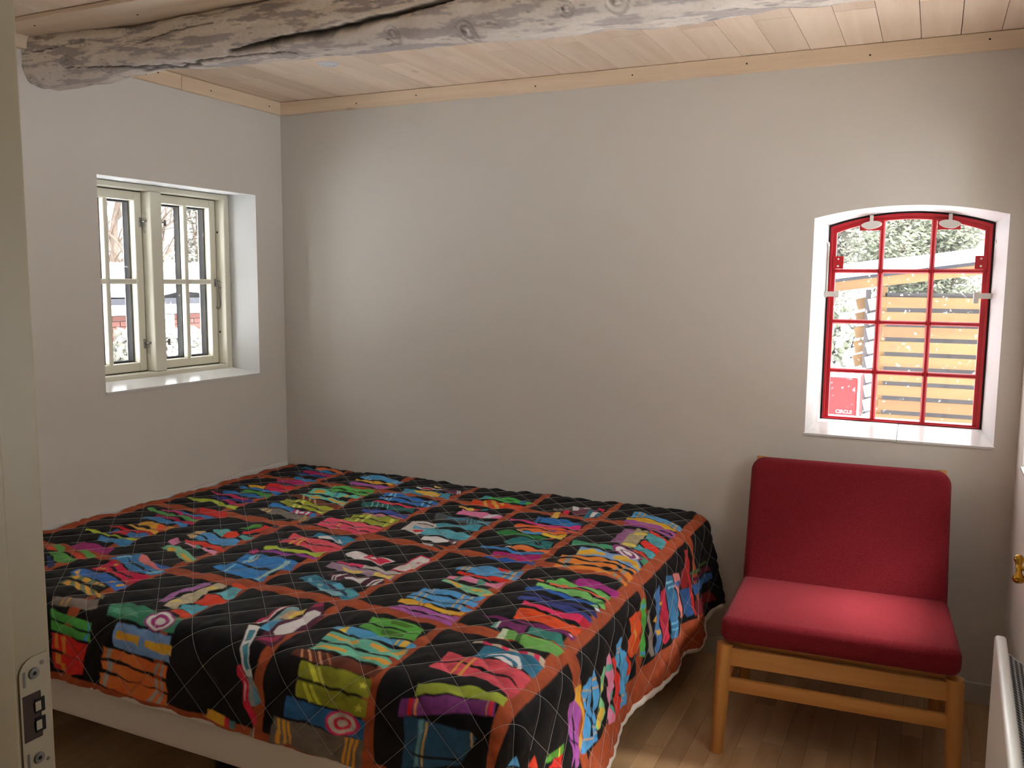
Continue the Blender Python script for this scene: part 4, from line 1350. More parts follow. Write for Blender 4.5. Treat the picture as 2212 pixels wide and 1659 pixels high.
('r',(54,130,120),[(1916,1352),(1954,1354),(2008,1374),(2038,1420)],[(1924,1406),(1964,1402),(2008,1416),(2038,1424)],[]),
('r',(108,170,84),[(1854,1394),(1892,1398),(1942,1420),(1992,1414),(2040,1436)],[(1864,1456),(1904,1448),(1968,1488),(2012,1490),(2038,1478)],[(0,0.12,0,1,(195,220,185)),(0.3,0.38,0,1,(60,110,50))]),
('r',(62,124,184),[(176,898),(262,918),(342,922),(420,920)],[(216,916),(306,940),(368,940),(426,952)],[]),
('r',(174,42,98),[(146,916),(208,908),(306,940),(396,948)],[(168,928),(250,940),(340,962),(386,958)],[]),
('r',(92,164,92),[(92,928),(168,942),(254,952),(332,966),(386,966)],[(108,952),(208,978),(268,974),(346,992),(398,998)],[]),
('r',(168,36,78),[(190,982),(268,986),(358,1012),(402,990)],[(204,1006),(268,1006),(366,1028),(418,1040)],[]),
('r',(62,132,194),[(164,1030),(204,1006),(282,1020),(380,1034),(410,1044)],[(174,1050),(256,1054),(330,1066),(370,1056),(426,1086)],[]),
('r',(218,158,52),[(224,1092),(256,1066),(322,1088),(406,1082)],[(244,1128),(300,1126),(382,1160),(398,1110)],[(0.6,0.8,0,1,(224,92,42))]),
('r',(224,164,62),[(238,1148),(298,1150),(392,1162)],[(234,1164),(314,1172),(408,1194)],[]),
('r',(194,32,42),[(172,1176),(262,1192),(324,1174),(400,1194)],[(176,1190),(258,1206),(336,1202),(388,1198)],[]),
('r',(62,114,174),[(242,1210),(312,1214),(386,1200)],[(238,1246),(332,1252),(404,1246)],[(0.1,0.5,0,1,(198,36,52))]),
('r',(174,194,62),[(128,1246),(234,1256),(328,1266),(402,1250)],[(138,1264),(242,1274),(314,1272),(388,1284)],[]),
('r',(62,132,184),[(252,1282),(330,1286),(408,1280)],[(284,1328),(342,1324),(432,1340)],[]),
('r',(154,42,114),[(250,1374),(316,1358),(418,1368)],[(270,1424),(374,1422),(436,1412)],[]),
('p',(90,155,80),[(186,1432),(204,1420),(274,1440),(286,1456),(272,1466)]),
('p',(208,82,52),[(176,1438),(192,1436),(264,1464),(232,1476)]),
('p',(88,154,78),[(246,1486),(266,1468),(300,1470),(396,1492),(402,1506),(372,1546)]),
('p',(208,82,52),[(294,1450),(312,1442),(424,1476),(400,1490)]),
('p',(92,158,82),[(318,1430),(332,1420),(418,1442),(418,1470)]),
('p',(42,64,116),[(276,1512),(344,1536),(388,1570),(392,1596)]),
('p',(58,124,180),[(486,1454),(498,1410),(510,1364),(536,1360),(576,1410),(640,1442),(700,1448),(738,1454),(726,1506),(694,1512),(600,1482),(546,1452),(514,1450)]),
('p',(125,192,228),[(498,1430),(512,1382),(524,1398),(512,1438)]),
('p',(125,192,228),[(700,1498),(708,1442),(724,1450),(714,1506)]),
('p',(20,30,45),[(512,1400),(546,1420),(622,1448),(706,1478),(706,1486),(630,1462),(554,1432)]),
('p',(228,122,122),[(532,1360),(562,1368),(632,1408),(700,1440),(732,1424),(700,1448),(656,1442),(622,1434),(572,1410)]),
('p',(52,104,180),[(646,1418),(676,1406),(730,1422),(700,1440)]),
('p',(196,26,74),[(514,1540),(512,1488),(508,1460),(544,1462),(598,1490),(648,1500),(696,1520),(732,1512),(734,1542),(744,1576),(720,1584),(650,1560),(586,1542),(548,1540)]),
('p',(20,20,22),[(554,1508),(572,1502),(624,1528),(678,1536),(710,1546),(686,1546),(624,1538)]),
('p',(228,120,60),[(518,1528),(520,1510),(582,1532),(680,1568),(726,1566),(704,1574),(636,1554),(562,1528)]),
('p',(232,164,62),[(560,1476),(562,1478),(566,1482),(568,1486),(570,1490),(570,1492),(568,1494),(568,1496),(564,1496),(562,1496),(560,1494),(558,1492),(554,1488),(552,1486),(550,1482),(550,1478),(550,1476),(552,1474),(554,1474),(556,1474)]),
('p',(232,164,62),[(552,1516),(554,1518),(556,1520),(558,1524),(562,1528),(562,1530),(560,1532),(558,1532),(558,1534),(554,1532),(550,1530),(548,1528),(546,1526),(544,1522),(544,1520),(544,1518),(542,1514),(544,1514),(546,1514),(548,1514)]),
('p',(58,114,194),[(494,1600),(484,1560),(518,1552),(574,1556),(622,1566),(670,1576),(738,1594),(742,1644),(692,1630),(648,1612),(582,1604),(542,1606)]),
('p',(214,180,120),[(502,1592),(500,1564),(536,1602)]),
('p',(224,168,62),[(680,1620),(662,1590),(678,1586),(690,1600)]),
('p',(226,170,70),[(708,1616),(710,1590),(726,1596),(722,1622)]),
('r',(112,128,96),[(508,1602),(574,1608),(650,1618),(698,1640)],[(518,1630),(590,1636),(652,1640),(702,1650)],[(0.12,0.24,0,1,(226,162,66)),(0.36,0.48,0,1,(226,162,66)),(0.6,0.72,0,1,(226,162,66)),(0.82,0.9,0,1,(226,162,66))]),
('r',(112,128,96),[(540,1648),(588,1650),(660,1662),(752,1688)],[(534,1668),(638,1690),(718,1700),(776,1712)],[(0.08,0.2,0,1,(226,162,66)),(0.3,0.42,0,1,(226,162,66)),(0.54,0.66,0,1,(226,162,66)),(0.78,0.9,0,1,(226,162,66))]),
('r',(136,126,120),[(616,1748),(698,1736),(764,1714)],[(636,1772),(710,1766),(796,1754)],[(0.26,0.29,0,1,(226,162,66)),(0.38,0.41,0,1,(226,162,66))]),
('r',(77,165,72),[(642,1780),(720,1788),(782,1790),(810,1792)],[(658,1802),(714,1808),(794,1814),(808,1816)],[(0.82,0.9,0,1,(65,152,217))]),
('r',(80,167,75),[(662,1808),(718,1814),(800,1820),(812,1820)],[(668,1834),(700,1836),(768,1844),(810,1846)],[(0.78,0.9,0,1,(65,152,217))]),
('r',(215,45,37),[(666,1842),(702,1840),(768,1850),(798,1854)],[(670,1886),(714,1888),(752,1898),(788,1902)],[(0.1,0.2,0.0,0.9,(245,137,56)),(0.3,0.4,0.1,1,(245,137,56))]),
('r',(205,43,37),[(670,1894),(732,1896),(786,1906)],[(672,1940),(730,1944),(782,1940)],[(0.1,0.28,0.0,0.6,(245,137,56)),(0.28,0.4,0.5,1,(245,137,56))]),
('p',(168,112,174),[(904,1642),(900,1588),(904,1540),(914,1472),(950,1482),(942,1514),(912,1568),(938,1642)]),
('p',(192,182,152),[(956,1668),(940,1626),(932,1574),(952,1508),(958,1462),(990,1464),(1002,1492),(978,1528),(1000,1596),(986,1640),(998,1662)]),
('p',(232,208,112),[(952,1646),(940,1616),(980,1620),(968,1634)]),
('p',(232,208,112),[(960,1520),(954,1490),(994,1496),(980,1516)]),
('p',(228,68,42),[(998,1604),(1008,1576),(992,1546),(1026,1544),(1082,1562),(1092,1594),(1046,1610),(1018,1608)]),
('p',(82,174,198),[(1000,1662),(990,1630),(1020,1610),(1072,1618),(1074,1654),(1072,1678),(1034,1668)]),
('p',(224,72,42),[(1008,1694),(998,1670),(1036,1672),(1074,1680),(1076,1706),(1032,1696)]),
('p',(97,178,194),[(1012,1534),(1016,1472),(1062,1470),(1084,1544),(1066,1552)]),
('p',(228,78,42),[(1000,1460),(1006,1446),(1074,1462),(1060,1472),(1018,1470)]),
('r',(58,134,104),[(810,1712),(844,1688),(892,1702),(954,1700),(1080,1718)],[(850,1764),(930,1764),(1000,1770),(1062,1772),(1102,1772)],[(0,0.42,0.45,0.8,(90,165,135))]),
('p',(160,57,130),[(1058,1724),(1070,1736),(1078,1748),(1076,1756),(1070,1764),(1060,1770),(1046,1774),(1032,1776),(1016,1774),(1004,1770),(992,1764),(984,1756),(980,1746),(976,1734),(974,1720),(978,1708),(986,1700),(1000,1698),(1016,1700),(1038,1710)]),
('p',(250,250,250),[(1054,1728),(1066,1738),(1070,1746),(1070,1756),(1064,1762),(1056,1768),(1044,1770),(1032,1772),(1018,1770),(1006,1766),(998,1762),(990,1754),(986,1746),(984,1736),(984,1726),(986,1714),(994,1708),(1006,1706),(1020,1708),(1036,1716)]),
('p',(160,57,130),[(1048,1734),(1054,1740),(1058,1746),(1058,1752),(1056,1758),(1050,1762),(1040,1764),(1032,1766),(1022,1764),(1014,1762),(1008,1758),(1002,1752),(998,1746),(996,1738),(998,1732),(1000,1726),(1006,1722),(1014,1720),(1026,1722),(1036,1726)]),
('p',(250,250,250),[(1040,1740),(1042,1742),(1044,1746),(1046,1750),(1042,1752),(1040,1754),(1036,1756),(1030,1756),(1026,1756),(1020,1754),(1016,1752),(1014,1750),(1012,1746),(1010,1742),(1012,1738),(1014,1736),(1018,1734),(1024,1734),(1028,1734),(1034,1736)]),
('r',(115,155,207),[(896,1774),(958,1776),(1036,1778),(1102,1780)],[(910,1834),(978,1840),(1050,1838),(1106,1844)],[]),
('p',(220,165,52),[(910,1794),(994,1796),(998,1818),(980,1812),(914,1814)]),
('p',(220,165,52),[(1020,1800),(1110,1798),(1112,1824),(1078,1822),(1022,1816)]),
('r',(237,115,57),[(868,1842),(948,1844),(1026,1848),(1100,1852)],[(856,1876),(930,1870),(1008,1880),(1098,1882)],[(0.07,0.15,0,1,(168,162,156)),(0.82,0.87,0,1,(168,162,156)),(0.91,0.95,0,1,(168,162,156))]),
('r',(237,115,57),[(856,1884),(946,1880),(1024,1888),(1096,1892)],[(862,1908),(930,1912),(1008,1920),(1100,1918)],[(0.07,0.15,0,1,(168,162,156)),(0.82,0.87,0,1,(168,162,156)),(0.91,0.95,0,1,(168,162,156))]),
('r',(237,115,57),[(850,1918),(930,1918),(1024,1922),(1096,1926)],[(846,1950),(912,1954),(960,1962),(1086,1960)],[(0.07,0.15,0,1,(168,162,156)),(0.82,0.87,0,1,(168,162,156)),(0.91,0.95,0,1,(168,162,156))]),
('p',(172,42,78),[(1264,1662),(1264,1602),(1252,1546),(1270,1510),(1278,1540),(1276,1582),(1286,1632),(1278,1668)]),
('p',(228,214,218),[(1274,1658),(1276,1612),(1262,1550),(1274,1536),(1276,1582),(1282,1626),(1284,1662)]),
('p',(134,168,174),[(1292,1634),(1290,1590),(1280,1540),(1300,1522),(1314,1532),(1308,1582),(1304,1614)]),
('p',(194,168,134),[(1300,1602),(1302,1554),(1324,1536),(1332,1570),(1320,1596)]),
('p',(232,194,102),[(1316,1530),(1328,1520),(1336,1552),(1328,1594),(1320,1596)]),
('p',(84,32,58),[(1334,1716),(1322,1658),(1326,1602),(1342,1558),(1324,1486),(1332,1454),(1408,1554),(1414,1626),(1394,1678),(1404,1714),(1396,1744),(1336,1738)]),
('p',(72,154,198),[(1306,1688),(1288,1622),(1322,1598),(1326,1640),(1332,1682)]),
('p',(154,36,78),[(1326,1488),(1342,1468),(1360,1492),(1338,1512)]),
('p',(154,42,82),[(1334,1740),(1354,1710),(1384,1684),(1392,1718)]),
('p',(228,222,232),[(1346,1680),(1344,1654),(1354,1598),(1342,1542),(1352,1522),(1374,1522),(1382,1544),(1386,1590),(1388,1640),(1384,1680),(1362,1690)]),
('p',(225,232,240),[(1268,1680),(1300,1676),(1330,1732),(1342,1762),(1366,1802),(1378,1822),(1358,1826),(1344,1806),(1316,1766),(1304,1740)]),
('p',(62,124,144),[(1292,1706),(1308,1700),(1326,1738),(1314,1748)]),
('p',(70,140,162),[(1320,1760),(1330,1748),(1352,1784),(1366,1806),(1356,1810),(1338,1786)]),
('p',(140,150,150),[(1358,1826),(1378,1822),(1390,1846),(1402,1882),(1372,1898),(1366,1858)]),
('p',(90,140,162),[(1372,1848),(1390,1846),(1402,1882),(1388,1890)]),
('p',(200,37,65),[(1324,1806),(1342,1800),(1352,1822),(1362,1840),(1370,1882),(1382,1904),(1394,1930),(1378,1940),(1368,1920),(1352,1892),(1348,1850),(1332,1830)]),
('p',(225,175,175),[(1348,1836),(1356,1846),(1360,1884),(1358,1886),(1352,1850)]),
('r',(215,157,50),[(1232,1936),(1292,1940)],[(1222,1962),(1290,1964)],[]),
('r',(200,42,62),[(1292,1940),(1308,1942)],[(1290,1962),(1306,1964)],[]),
('r',(80,131,137),[(1308,1944),(1324,1944)],[(1308,1964),(1322,1964)],[]),
('p',(68,143,131),[(1376,1950),(1380,1948),(1374,1978),(1370,1980)]),
('p',(212,202,181),[(1386,1942),(1388,1942),(1384,1976),(1380,1978)]),
('r',(88,164,68),[(1518,1486),(1566,1476),(1650,1486),(1676,1490)],[(1524,1518),(1562,1524),(1628,1526),(1688,1530)],[]),
('r',(84,158,66),[(1522,1528),(1568,1534),(1626,1532),(1688,1534)],[(1522,1558),(1598,1578),(1642,1570),(1702,1576)],[]),
('p',(72,116,34),[(1580,1492),(1622,1488),(1652,1498),(1636,1512),(1588,1510)]),
('p',(66,112,38),[(1580,1538),(1638,1542),(1652,1546),(1656,1562),(1596,1568)]),
('r',(78,158,204),[(1466,1574),(1504,1562),(1588,1576),(1648,1580),(1714,1588)],[(1460,1598),(1518,1604),(1580,1608),(1654,1610),(1708,1608)],[(0.13,0.22,0,1,(228,184,72)),(0.78,0.81,0,1,(228,184,72)),(0.85,0.93,0,1,(228,184,72))]),
('r',(98,178,154),[(1480,1618),(1526,1614),(1584,1614),(1660,1628),(1710,1616)],[(1484,1662),(1548,1664),(1624,1670),(1684,1678),(1720,1678)],[]),
('p',(226,162,66),[(1480,1630),(1526,1634),(1552,1630),(1534,1646),(1482,1640)]),
('p',(226,162,66),[(1548,1650),(1564,1622),(1586,1644),(1568,1652)]),
('p',(226,162,66),[(1610,1630),(1652,1634),(1674,1640),(1662,1658),(1616,1648)]),
('p',(226,162,66),[(1678,1656),(1704,1618),(1712,1644),(1692,1660)]),
('r',(102,184,158),[(1492,1672),(1554,1674),(1630,1680),(1690,1686),(1720,1702)],[(1490,1718),(1554,1712),(1632,1722),(1674,1724),(1714,1730)],[]),
('p',(226,162,66),[(1492,1702),(1506,1688),(1550,1688),(1588,1696),(1590,1706),(1544,1706)]),
('p',(226,162,66),[(1628,1706),(1654,1694),(1722,1706),(1706,1720),(1666,1712)]),
('r',(100,50,35),[(1462,1734),(1494,1724),(1566,1728),(1640,1732),(1718,1738)],[(1462,1754),(1528,1758),(1606,1762),(1676,1764),(1710,1764)],[(0.12,0.15,0,1,(212,152,112)),(0.23,0.26,0,1,(212,152,112)),(0.34,0.37,0,1,(212,152,112)),(0.44,0.46,0,1,(180,110,75))]),
('r',(140,145,45),[(1502,1762),(1566,1764),(1636,1764),(1708,1768)],[(1508,1798),(1570,1800),(1640,1802),(1712,1806)],[]),
('p',(200,205,65),[(1524,1764),(1538,1764),(1572,1798),(1560,1802)]),
('p',(200,205,65),[(1552,1770),(1558,1766),(1590,1800),(1582,1802)]),
('p',(206,207,77),[(1688,1776),(1692,1780),(1702,1780),(1696,1786),(1700,1790),(1692,1788),(1686,1792),(1686,1786),(1678,1782),(1686,1782)]),
('r',(140,145,45),[(1508,1804),(1572,1806),(1642,1808),(1712,1810)],[(1508,1838),(1562,1844),(1630,1846),(1708,1850)],[]),
('p',(200,205,65),[(1526,1806),(1538,1806),(1564,1840),(1550,1846)]),
('p',(200,205,65),[(1548,1808),(1558,1806),(1588,1844),(1576,1844)]),
('p',(206,207,77),[(1690,1820),(1694,1826),(1702,1826),(1694,1830),(1696,1838),(1690,1834),(1680,1840),(1684,1832),(1678,1828),(1686,1826)]),
('r',(47,100,155),[(1482,1846),(1532,1848),(1604,1850),(1670,1850),(1706,1858)],[(1476,1896),(1528,1896),(1590,1900),(1644,1904),(1702,1906)],[]),
('p',(206,42,100),[(1690,1878),(1684,1886),(1676,1894),(1664,1902),(1650,1904),(1634,1906),(1622,1904),(1610,1900),(1602,1892),(1600,1882),(1600,1874),(1606,1864),(1614,1856),(1628,1850),(1642,1846),(1656,1844),(1670,1846),(1680,1852),(1688,1860),(1692,1868)]),
('p',(197,187,177),[(1682,1876),(1678,1884),(1670,1890),(1660,1896),(1648,1900),(1636,1900),(1626,1898),(1618,1894),(1612,1888),(1608,1882),(1608,1874),(1614,1866),(1620,1860),(1632,1854),(1642,1852),(1654,1850),(1664,1852),(1674,1856),(1680,1862),(1682,1870)]),
('p',(210,42,75),[(1668,1876),(1666,1882),(1662,1886),(1654,1890),(1648,1890),(1640,1892),(1632,1890),(1628,1888),(1624,1884),(1622,1880),(1622,1874),(1624,1870),(1630,1866),(1636,1862),(1644,1860),(1650,1860),(1658,1860),(1664,1864),(1668,1866),(1670,1872)]),
('p',(197,187,177),[(1658,1876),(1656,1878),(1654,1880),(1650,1882),(1646,1884),(1642,1884),(1638,1884),(1636,1882),(1634,1880),(1632,1878),(1632,1874),(1634,1872),(1636,1870),(1640,1868),(1644,1868),(1648,1866),(1652,1868),(1656,1868),(1658,1870),(1658,1874)]),
('r',(110,100,90),[(1444,1902),(1520,1902),(1590,1904),(1644,1906),(1702,1908)],[(1432,1970),(1504,1966),(1576,1972),(1632,1976),(1698,1976)],[]),
('p',(225,157,57),[(1456,1904),(1466,1904),(1462,1966),(1452,1968)]),
('p',(225,157,57),[(1472,1904),(1482,1904),(1480,1966),(1472,1966)]),
('p',(225,157,57),[(1486,1906),(1494,1906),(1496,1962),(1488,1964)]),
('p',(225,157,57),[(1650,1910),(1660,1908),(1652,1972),(1644,1972)]),
('p',(225,157,57),[(1666,1908),(1676,1906),(1664,1974),(1656,1976)]),
('p',(225,157,57),[(1680,1906),(1688,1906),(1680,1974),(1672,1976)]),
('r',(182,168,148),[(1826,1496),(1876,1496),(1930,1500),(1986,1512),(2028,1524)],[(1826,1508),(1884,1512),(1936,1514),(1994,1532),(2038,1546)],[(0.12,0.25,0,1,(198,46,84)),(0.37,0.47,0,1,(198,46,84)),(0.6,0.71,0,1,(198,46,84)),(0.8,0.9,0,1,(198,46,84))]),
('r',(48,114,144),[(1864,1518),(1912,1516),(1962,1516),(2036,1548)],[(1866,1588),(1926,1570),(1984,1588),(2036,1618)],[]),
('p',(222,222,228),[(1894,1574),(1904,1552),(1924,1542),(1952,1546),(1968,1540),(1992,1572),(2004,1606),(1992,1606),(1984,1576),(1958,1560),(1930,1554),(1910,1562)]),
('p',(222,222,228),[(1918,1574),(1936,1564),(1966,1576),(1978,1592),(1946,1586)]),
('r',(208,78,92),[(1802,1586),(1848,1590),(1894,1582),(1960,1590),(2036,1626)],[(1804,1632),(1854,1624),(1920,1632),(1988,1648),(2036,1674)],[]),
('r',(204,76,92),[(1802,1640),(1858,1632),(1922,1644),(1988,1656),(2036,1678)],[(1802,1682),(1862,1684),(1922,1680),(1990,1698),(2034,1718)],[]),
('p',(218,154,72),[(1858,1600),(1864,1596),(1864,1682),(1858,1684)]),
('p',(218,154,72),[(1878,1594),(1884,1588),(1888,1682),(1880,1684)]),
('r',(150,166,60),[(1816,1750),(1880,1734),(1932,1722),(1990,1722),(2028,1724)],[(1822,1778),(1894,1758),(1948,1750),(2002,1752),(2032,1752)],[]),
('r',(120,55,122),[(1792,1792),(1854,1774),(1916,1758),(1984,1752),(2014,1752)],[(1792,1828),(1866,1810),(1932,1792),(1986,1784),(2022,1782)],[(0.08,0.125,0,1,(206,35,45)),(0.14,0.16,0,1,(237,150,75)),(0.85,0.87,0,1,(237,150,75)),(0.9,0.96,0,1,(206,35,45))]),
('p',(40,82,117),[(1808,1824),(1856,1820),(1914,1822),(1974,1824),(1986,1834),(1972,1860),(1946,1906),(1802,1942),(1808,1892)]),
('p',(100,157,175),[(1844,1822),(1856,1820),(1850,1896),(1842,1932),(1834,1934),(1842,1874)]),
('p',(200,170,107),[(1860,1824),(1866,1822),(1860,1894),(1856,1928),(1852,1930),(1854,1892)]),
('p',(200,170,107),[(1974,1824),(1978,1824),(1974,1858),(1970,1858)]),
('p',(15,15,17),[(1806,1896),(1844,1900),(1904,1894),(1950,1892),(1948,1900),(1904,1900),(1842,1906)]),
('p',(89,166,230),[(2114,1844),(2126,1800),(2158,1798)]),
('p',(89,158,58),[(2210,1656),(2210,1614),(2218,1548),(2240,1552),(2236,1580),(2218,1644)]),
('p',(243,217,89),[(2214,1580),(2216,1572),(2238,1576),(2236,1584)]),
('p',(212,46,40),[(2230,1642),(2232,1600),(2240,1556),(2272,1560)]),
('p',(227,66,40),[(2182,1750),(2172,1702),(2204,1694)]),
('p',(163,84,166),[(2144,1500),(2148,1468),(2172,1470),(2184,1484),(2218,1478),(2240,1490),(2228,1506),(2196,1504),(2164,1508)]),
('p',(163,84,166),[(2146,1464),(2158,1450),(2196,1434),(2220,1452),(2252,1450),(2266,1464),(2244,1484),(2222,1470),(2188,1476)]),
('p',(163,84,166),[(2224,1514),(2246,1494),(2276,1486),(2294,1514),(2292,1518),(2270,1498)]),
('p',(163,84,166),[(2248,1486),(2270,1464),(2308,1464),(2314,1476),(2304,1496)]),
('p',(227,163,51),[(2130,1448),(2134,1414),(2158,1410),(2168,1428),(2196,1416),(2226,1416),(2250,1432),(2276,1422),(2284,1448),(2284,1458),(2264,1468),(2252,1442),(2220,1428),(2188,1434),(2156,1454)]),
('p',(79,158,217),[(2142,1404),(2146,1364),(2176,1366),(2194,1382),(2212,1394),(2190,1416)]),
('p',(79,158,217),[(2140,1362),(2144,1336),(2182,1340),(2212,1352),(2238,1352),(2240,1368),(2218,1388),(2194,1368)]),
('p',(79,158,217),[(2146,1328),(2140,1304),(2172,1302),(2212,1292),(2234,1304),(2242,1326),(2272,1318),(2268,1350),(2242,1362),(2238,1334),(2196,1338)]),
('p',(79,158,217),[(2202,1412),(2232,1380),(2258,1370),(2284,1384),(2268,1422),(2236,1418)]),
('p',(79,158,217),[(2268,1422),(2286,1372),(2314,1320),(2322,1320),(2314,1366),(2302,1430),(2290,1450)]),
('p',(79,158,217),[(2262,1362),(2280,1328),(2312,1320),(2294,1358)]),
('p',(238,166,94),[(2152,1406),(2166,1366),(2168,1368),(2156,1406)]),
('p',(238,166,94),[(2174,1412),(2186,1376),(2188,1380),(2178,1412)]),
('p',(238,166,94),[(2170,1364),(2180,1340),(2184,1340),(2176,1362)]),
('p',(238,166,94),[(2154,1332),(2162,1302),(2168,1300),(2160,1330)]),
('p',(238,166,94),[(2176,1334),(2186,1296),(2190,1298),(2180,1334)]),
('p',(238,166,94),[(2270,1422),(2296,1354),(2300,1352),(2274,1422)]),
('p',(238,166,94),[(2264,1364),(2284,1328),(2286,1330),(2268,1362)]),
('p',(238,166,94),[(2286,1356),(2300,1320),(2304,1318),(2290,1356)]),
('p',(128,199,143),[(2160,1238),(2166,1222),(2198,1230),(2220,1242),(2228,1266),(2258,1250),(2286,1238),(2302,1278),(2296,1318),(2278,1328),(2266,1282),(2232,1282),(2198,1272)]),
('p',(243,186,76),[(2204,1262),(2206,1236),(2220,1246),(2224,1274)]),
('p',(243,186,76),[(2252,1276),(2272,1244),(2300,1280),(2296,1312),(2280,1314)]),
('p',(240,133,168),[(2144,1214),(2148,1180),(2180,1172),(2222,1150),(2254,1144),(2266,1180),(2286,1188),(2346,1138),(2354,1140),(2332,1210),(2296,1218),(2282,1206),(2246,1224),(2228,1202),(2192,1220)]),
('p',(89,166,147),[(2164,1214),(2178,1170),(2194,1166),(2186,1212)]),
('p',(89,166,147),[(2262,1182),(2262,1156),(2282,1164),(2278,1188)]),
('p',(89,166,147),[(2288,1198),(2292,1176),(2332,1146),(2328,1164)]),
('p',(217,51,43),[(2166,1172),(2172,1138),(2214,1124),(2258,1090),(2312,1080),(2356,1042),(2370,1064),(2352,1130),(2304,1150),(2262,1136),(2220,1144)]),
('p',(79,161,220),[(2140,1134),(2134,1086),(2180,1070),(2214,1016),(2256,996),(2286,1004),(2296,962),(2318,954),(2322,992),(2366,964),(2384,982),(2358,1068),(2318,1068),(2264,1098),(2228,1092),(2198,1128)]),
('p',(17,17,20),[(2146,1086),(2148,1082),(2216,1084),(2256,1070),(2270,1084),(2228,1090)]),
('p',(238,166,94),[(2150,1130),(2162,1086),(2168,1082),(2154,1130)]),
('p',(238,166,94),[(2164,1124),(2176,1082),(2180,1084),(2170,1124)]),
('p',(238,166,94),[(2316,1066),(2344,990),(2350,990),(2322,1066)]),
('p',(238,166,94),[(2332,1064),(2358,998),(2362,1002),(2338,1064)]),
('p',(215,66,46),[(2196,1022),(2258,972),(2296,962),(2286,1002),(2256,994)]),
('p',(238,81,38),[(2112,1004),(2114,948),(2126,896),(2170,878),(2200,904),(2236,880),(2256,896),(2254,940),(2236,984),(2186,996),(2168,976)]),
('p',(250,151,64),[(2126,962),(2160,940),(2190,930),(2212,942),(2240,950),(2236,960),(2206,944),(2180,944)]),
('p',(84,171,74),[(2098,908),(2098,860),(2124,850),(2136,862),(2186,832),(2222,844),(2296,832),(2278,878),(2222,882),(2186,870),(2132,888)]),
('p',(76,153,192),[(2112,884),(2116,856),(2126,860),(2124,886)]),
('p',(76,153,192),[(2262,878),(2276,834),(2288,832),(2274,876)]),
('p',(143,130,120),[(2142,846),(2146,816),(2182,804),(2254,770),(2316,762),(2312,788),(2260,812),(2224,800)]),
('p',(79,125,181),[(2120,766),(2098,720),(2126,728),(2186,712),(2238,720),(2300,702),(2320,724),(2320,754),(2272,742),(2222,766),(2176,742)]),
('p',(225,166,69),[(2198,780),(2188,748),(2212,750)]),
('p',(225,166,69),[(2238,750),(2246,720),(2260,718),(2258,742)]),
('p',(192,43,71),[(2122,716),(2134,642),(2178,654),(2226,634),(2298,628),(2312,670),(2288,698),(2214,712),(2180,690),(2144,724)]),
('p',(230,166,64),[(2154,726),(2160,698),(2172,696),(2168,716)]),
('p',(61,117,158),[(2098,636),(2110,582),(2146,558),(2208,518),(2276,490),(2298,510),(2330,556),(2318,606),(2246,618),(2182,640),(2140,642)]),
('p',(140,204,230),[(2116,636),(2128,578),(2134,576),(2124,632)]),
('p',(140,204,230),[(2136,624),(2152,556),(2158,554),(2144,620)]),
('p',(115,179,211),[(2260,614),(2290,506),(2294,510),(2266,614)]),
('p',(115,179,211),[(2282,608),(2304,532),(2310,530),(2288,608)]),
('p',(232,128,122),[(2110,572),(2132,482),(2172,458),(2212,462),(2262,446),(2306,432),(2294,472),(2230,496),(2176,528)]),
('p',(58,107,174),[(2150,536),(2166,458),(2182,462),(2174,514)]),
('p',(140,35,35),[(2140,446),(2142,376),(2214,376),(2208,428)]),
('p',(48,84,133),[(2208,438),(2216,370),(2308,370),(2314,404),(2268,430)]),
('p',(179,43,43),[(2080,392),(2088,352),(2216,348),(2314,358),(2318,368),(2210,370)]),
('p',(71,99,61),[(2170,350),(2208,106),(2220,102),(2184,334)]),
('p',(99,25,51),[(2196,336),(2232,92),(2262,74),(2208,334)]),
('p',(48,92,148),[(2218,340),(2274,70),(2308,60),(2256,334)]),
('p',(117,33,38),[(2272,342),(2346,86),(2406,58),(2320,360)])
]

PX = 1000  # print raster: one cell per millimetre
NS_, NT_ = int((Q_SMAX + 0.01) * PX), int((Q_TMAX + 0.03) * PX)
raster = np.zeros((NT_, NS_, 3), np.float32)
raster[:] = lin((13, 13, 15))[:3]
rs = np.random.RandomState(3)


def value_noise(u, v, seed):
    g = np.random.RandomState(seed).rand(64, 64)
    iu, iv = np.floor(u).astype(int), np.floor(v).astype(int)
    fu, fv = u - iu, v - iv
    fu, fv = fu * fu * (3 - 2 * fu), fv * fv * (3 - 2 * fv)
    a = g[iv % 64, iu % 64]
    b = g[iv % 64, (iu + 1) % 64]
    c = g[(iv + 1) % 64, iu % 64]
    d = g[(iv + 1) % 64, (iu + 1) % 64]
    return (a * (1 - fu) + b * fu) * (1 - fv) + (c * (1 - fu) + d * fu) * fv - 0.5


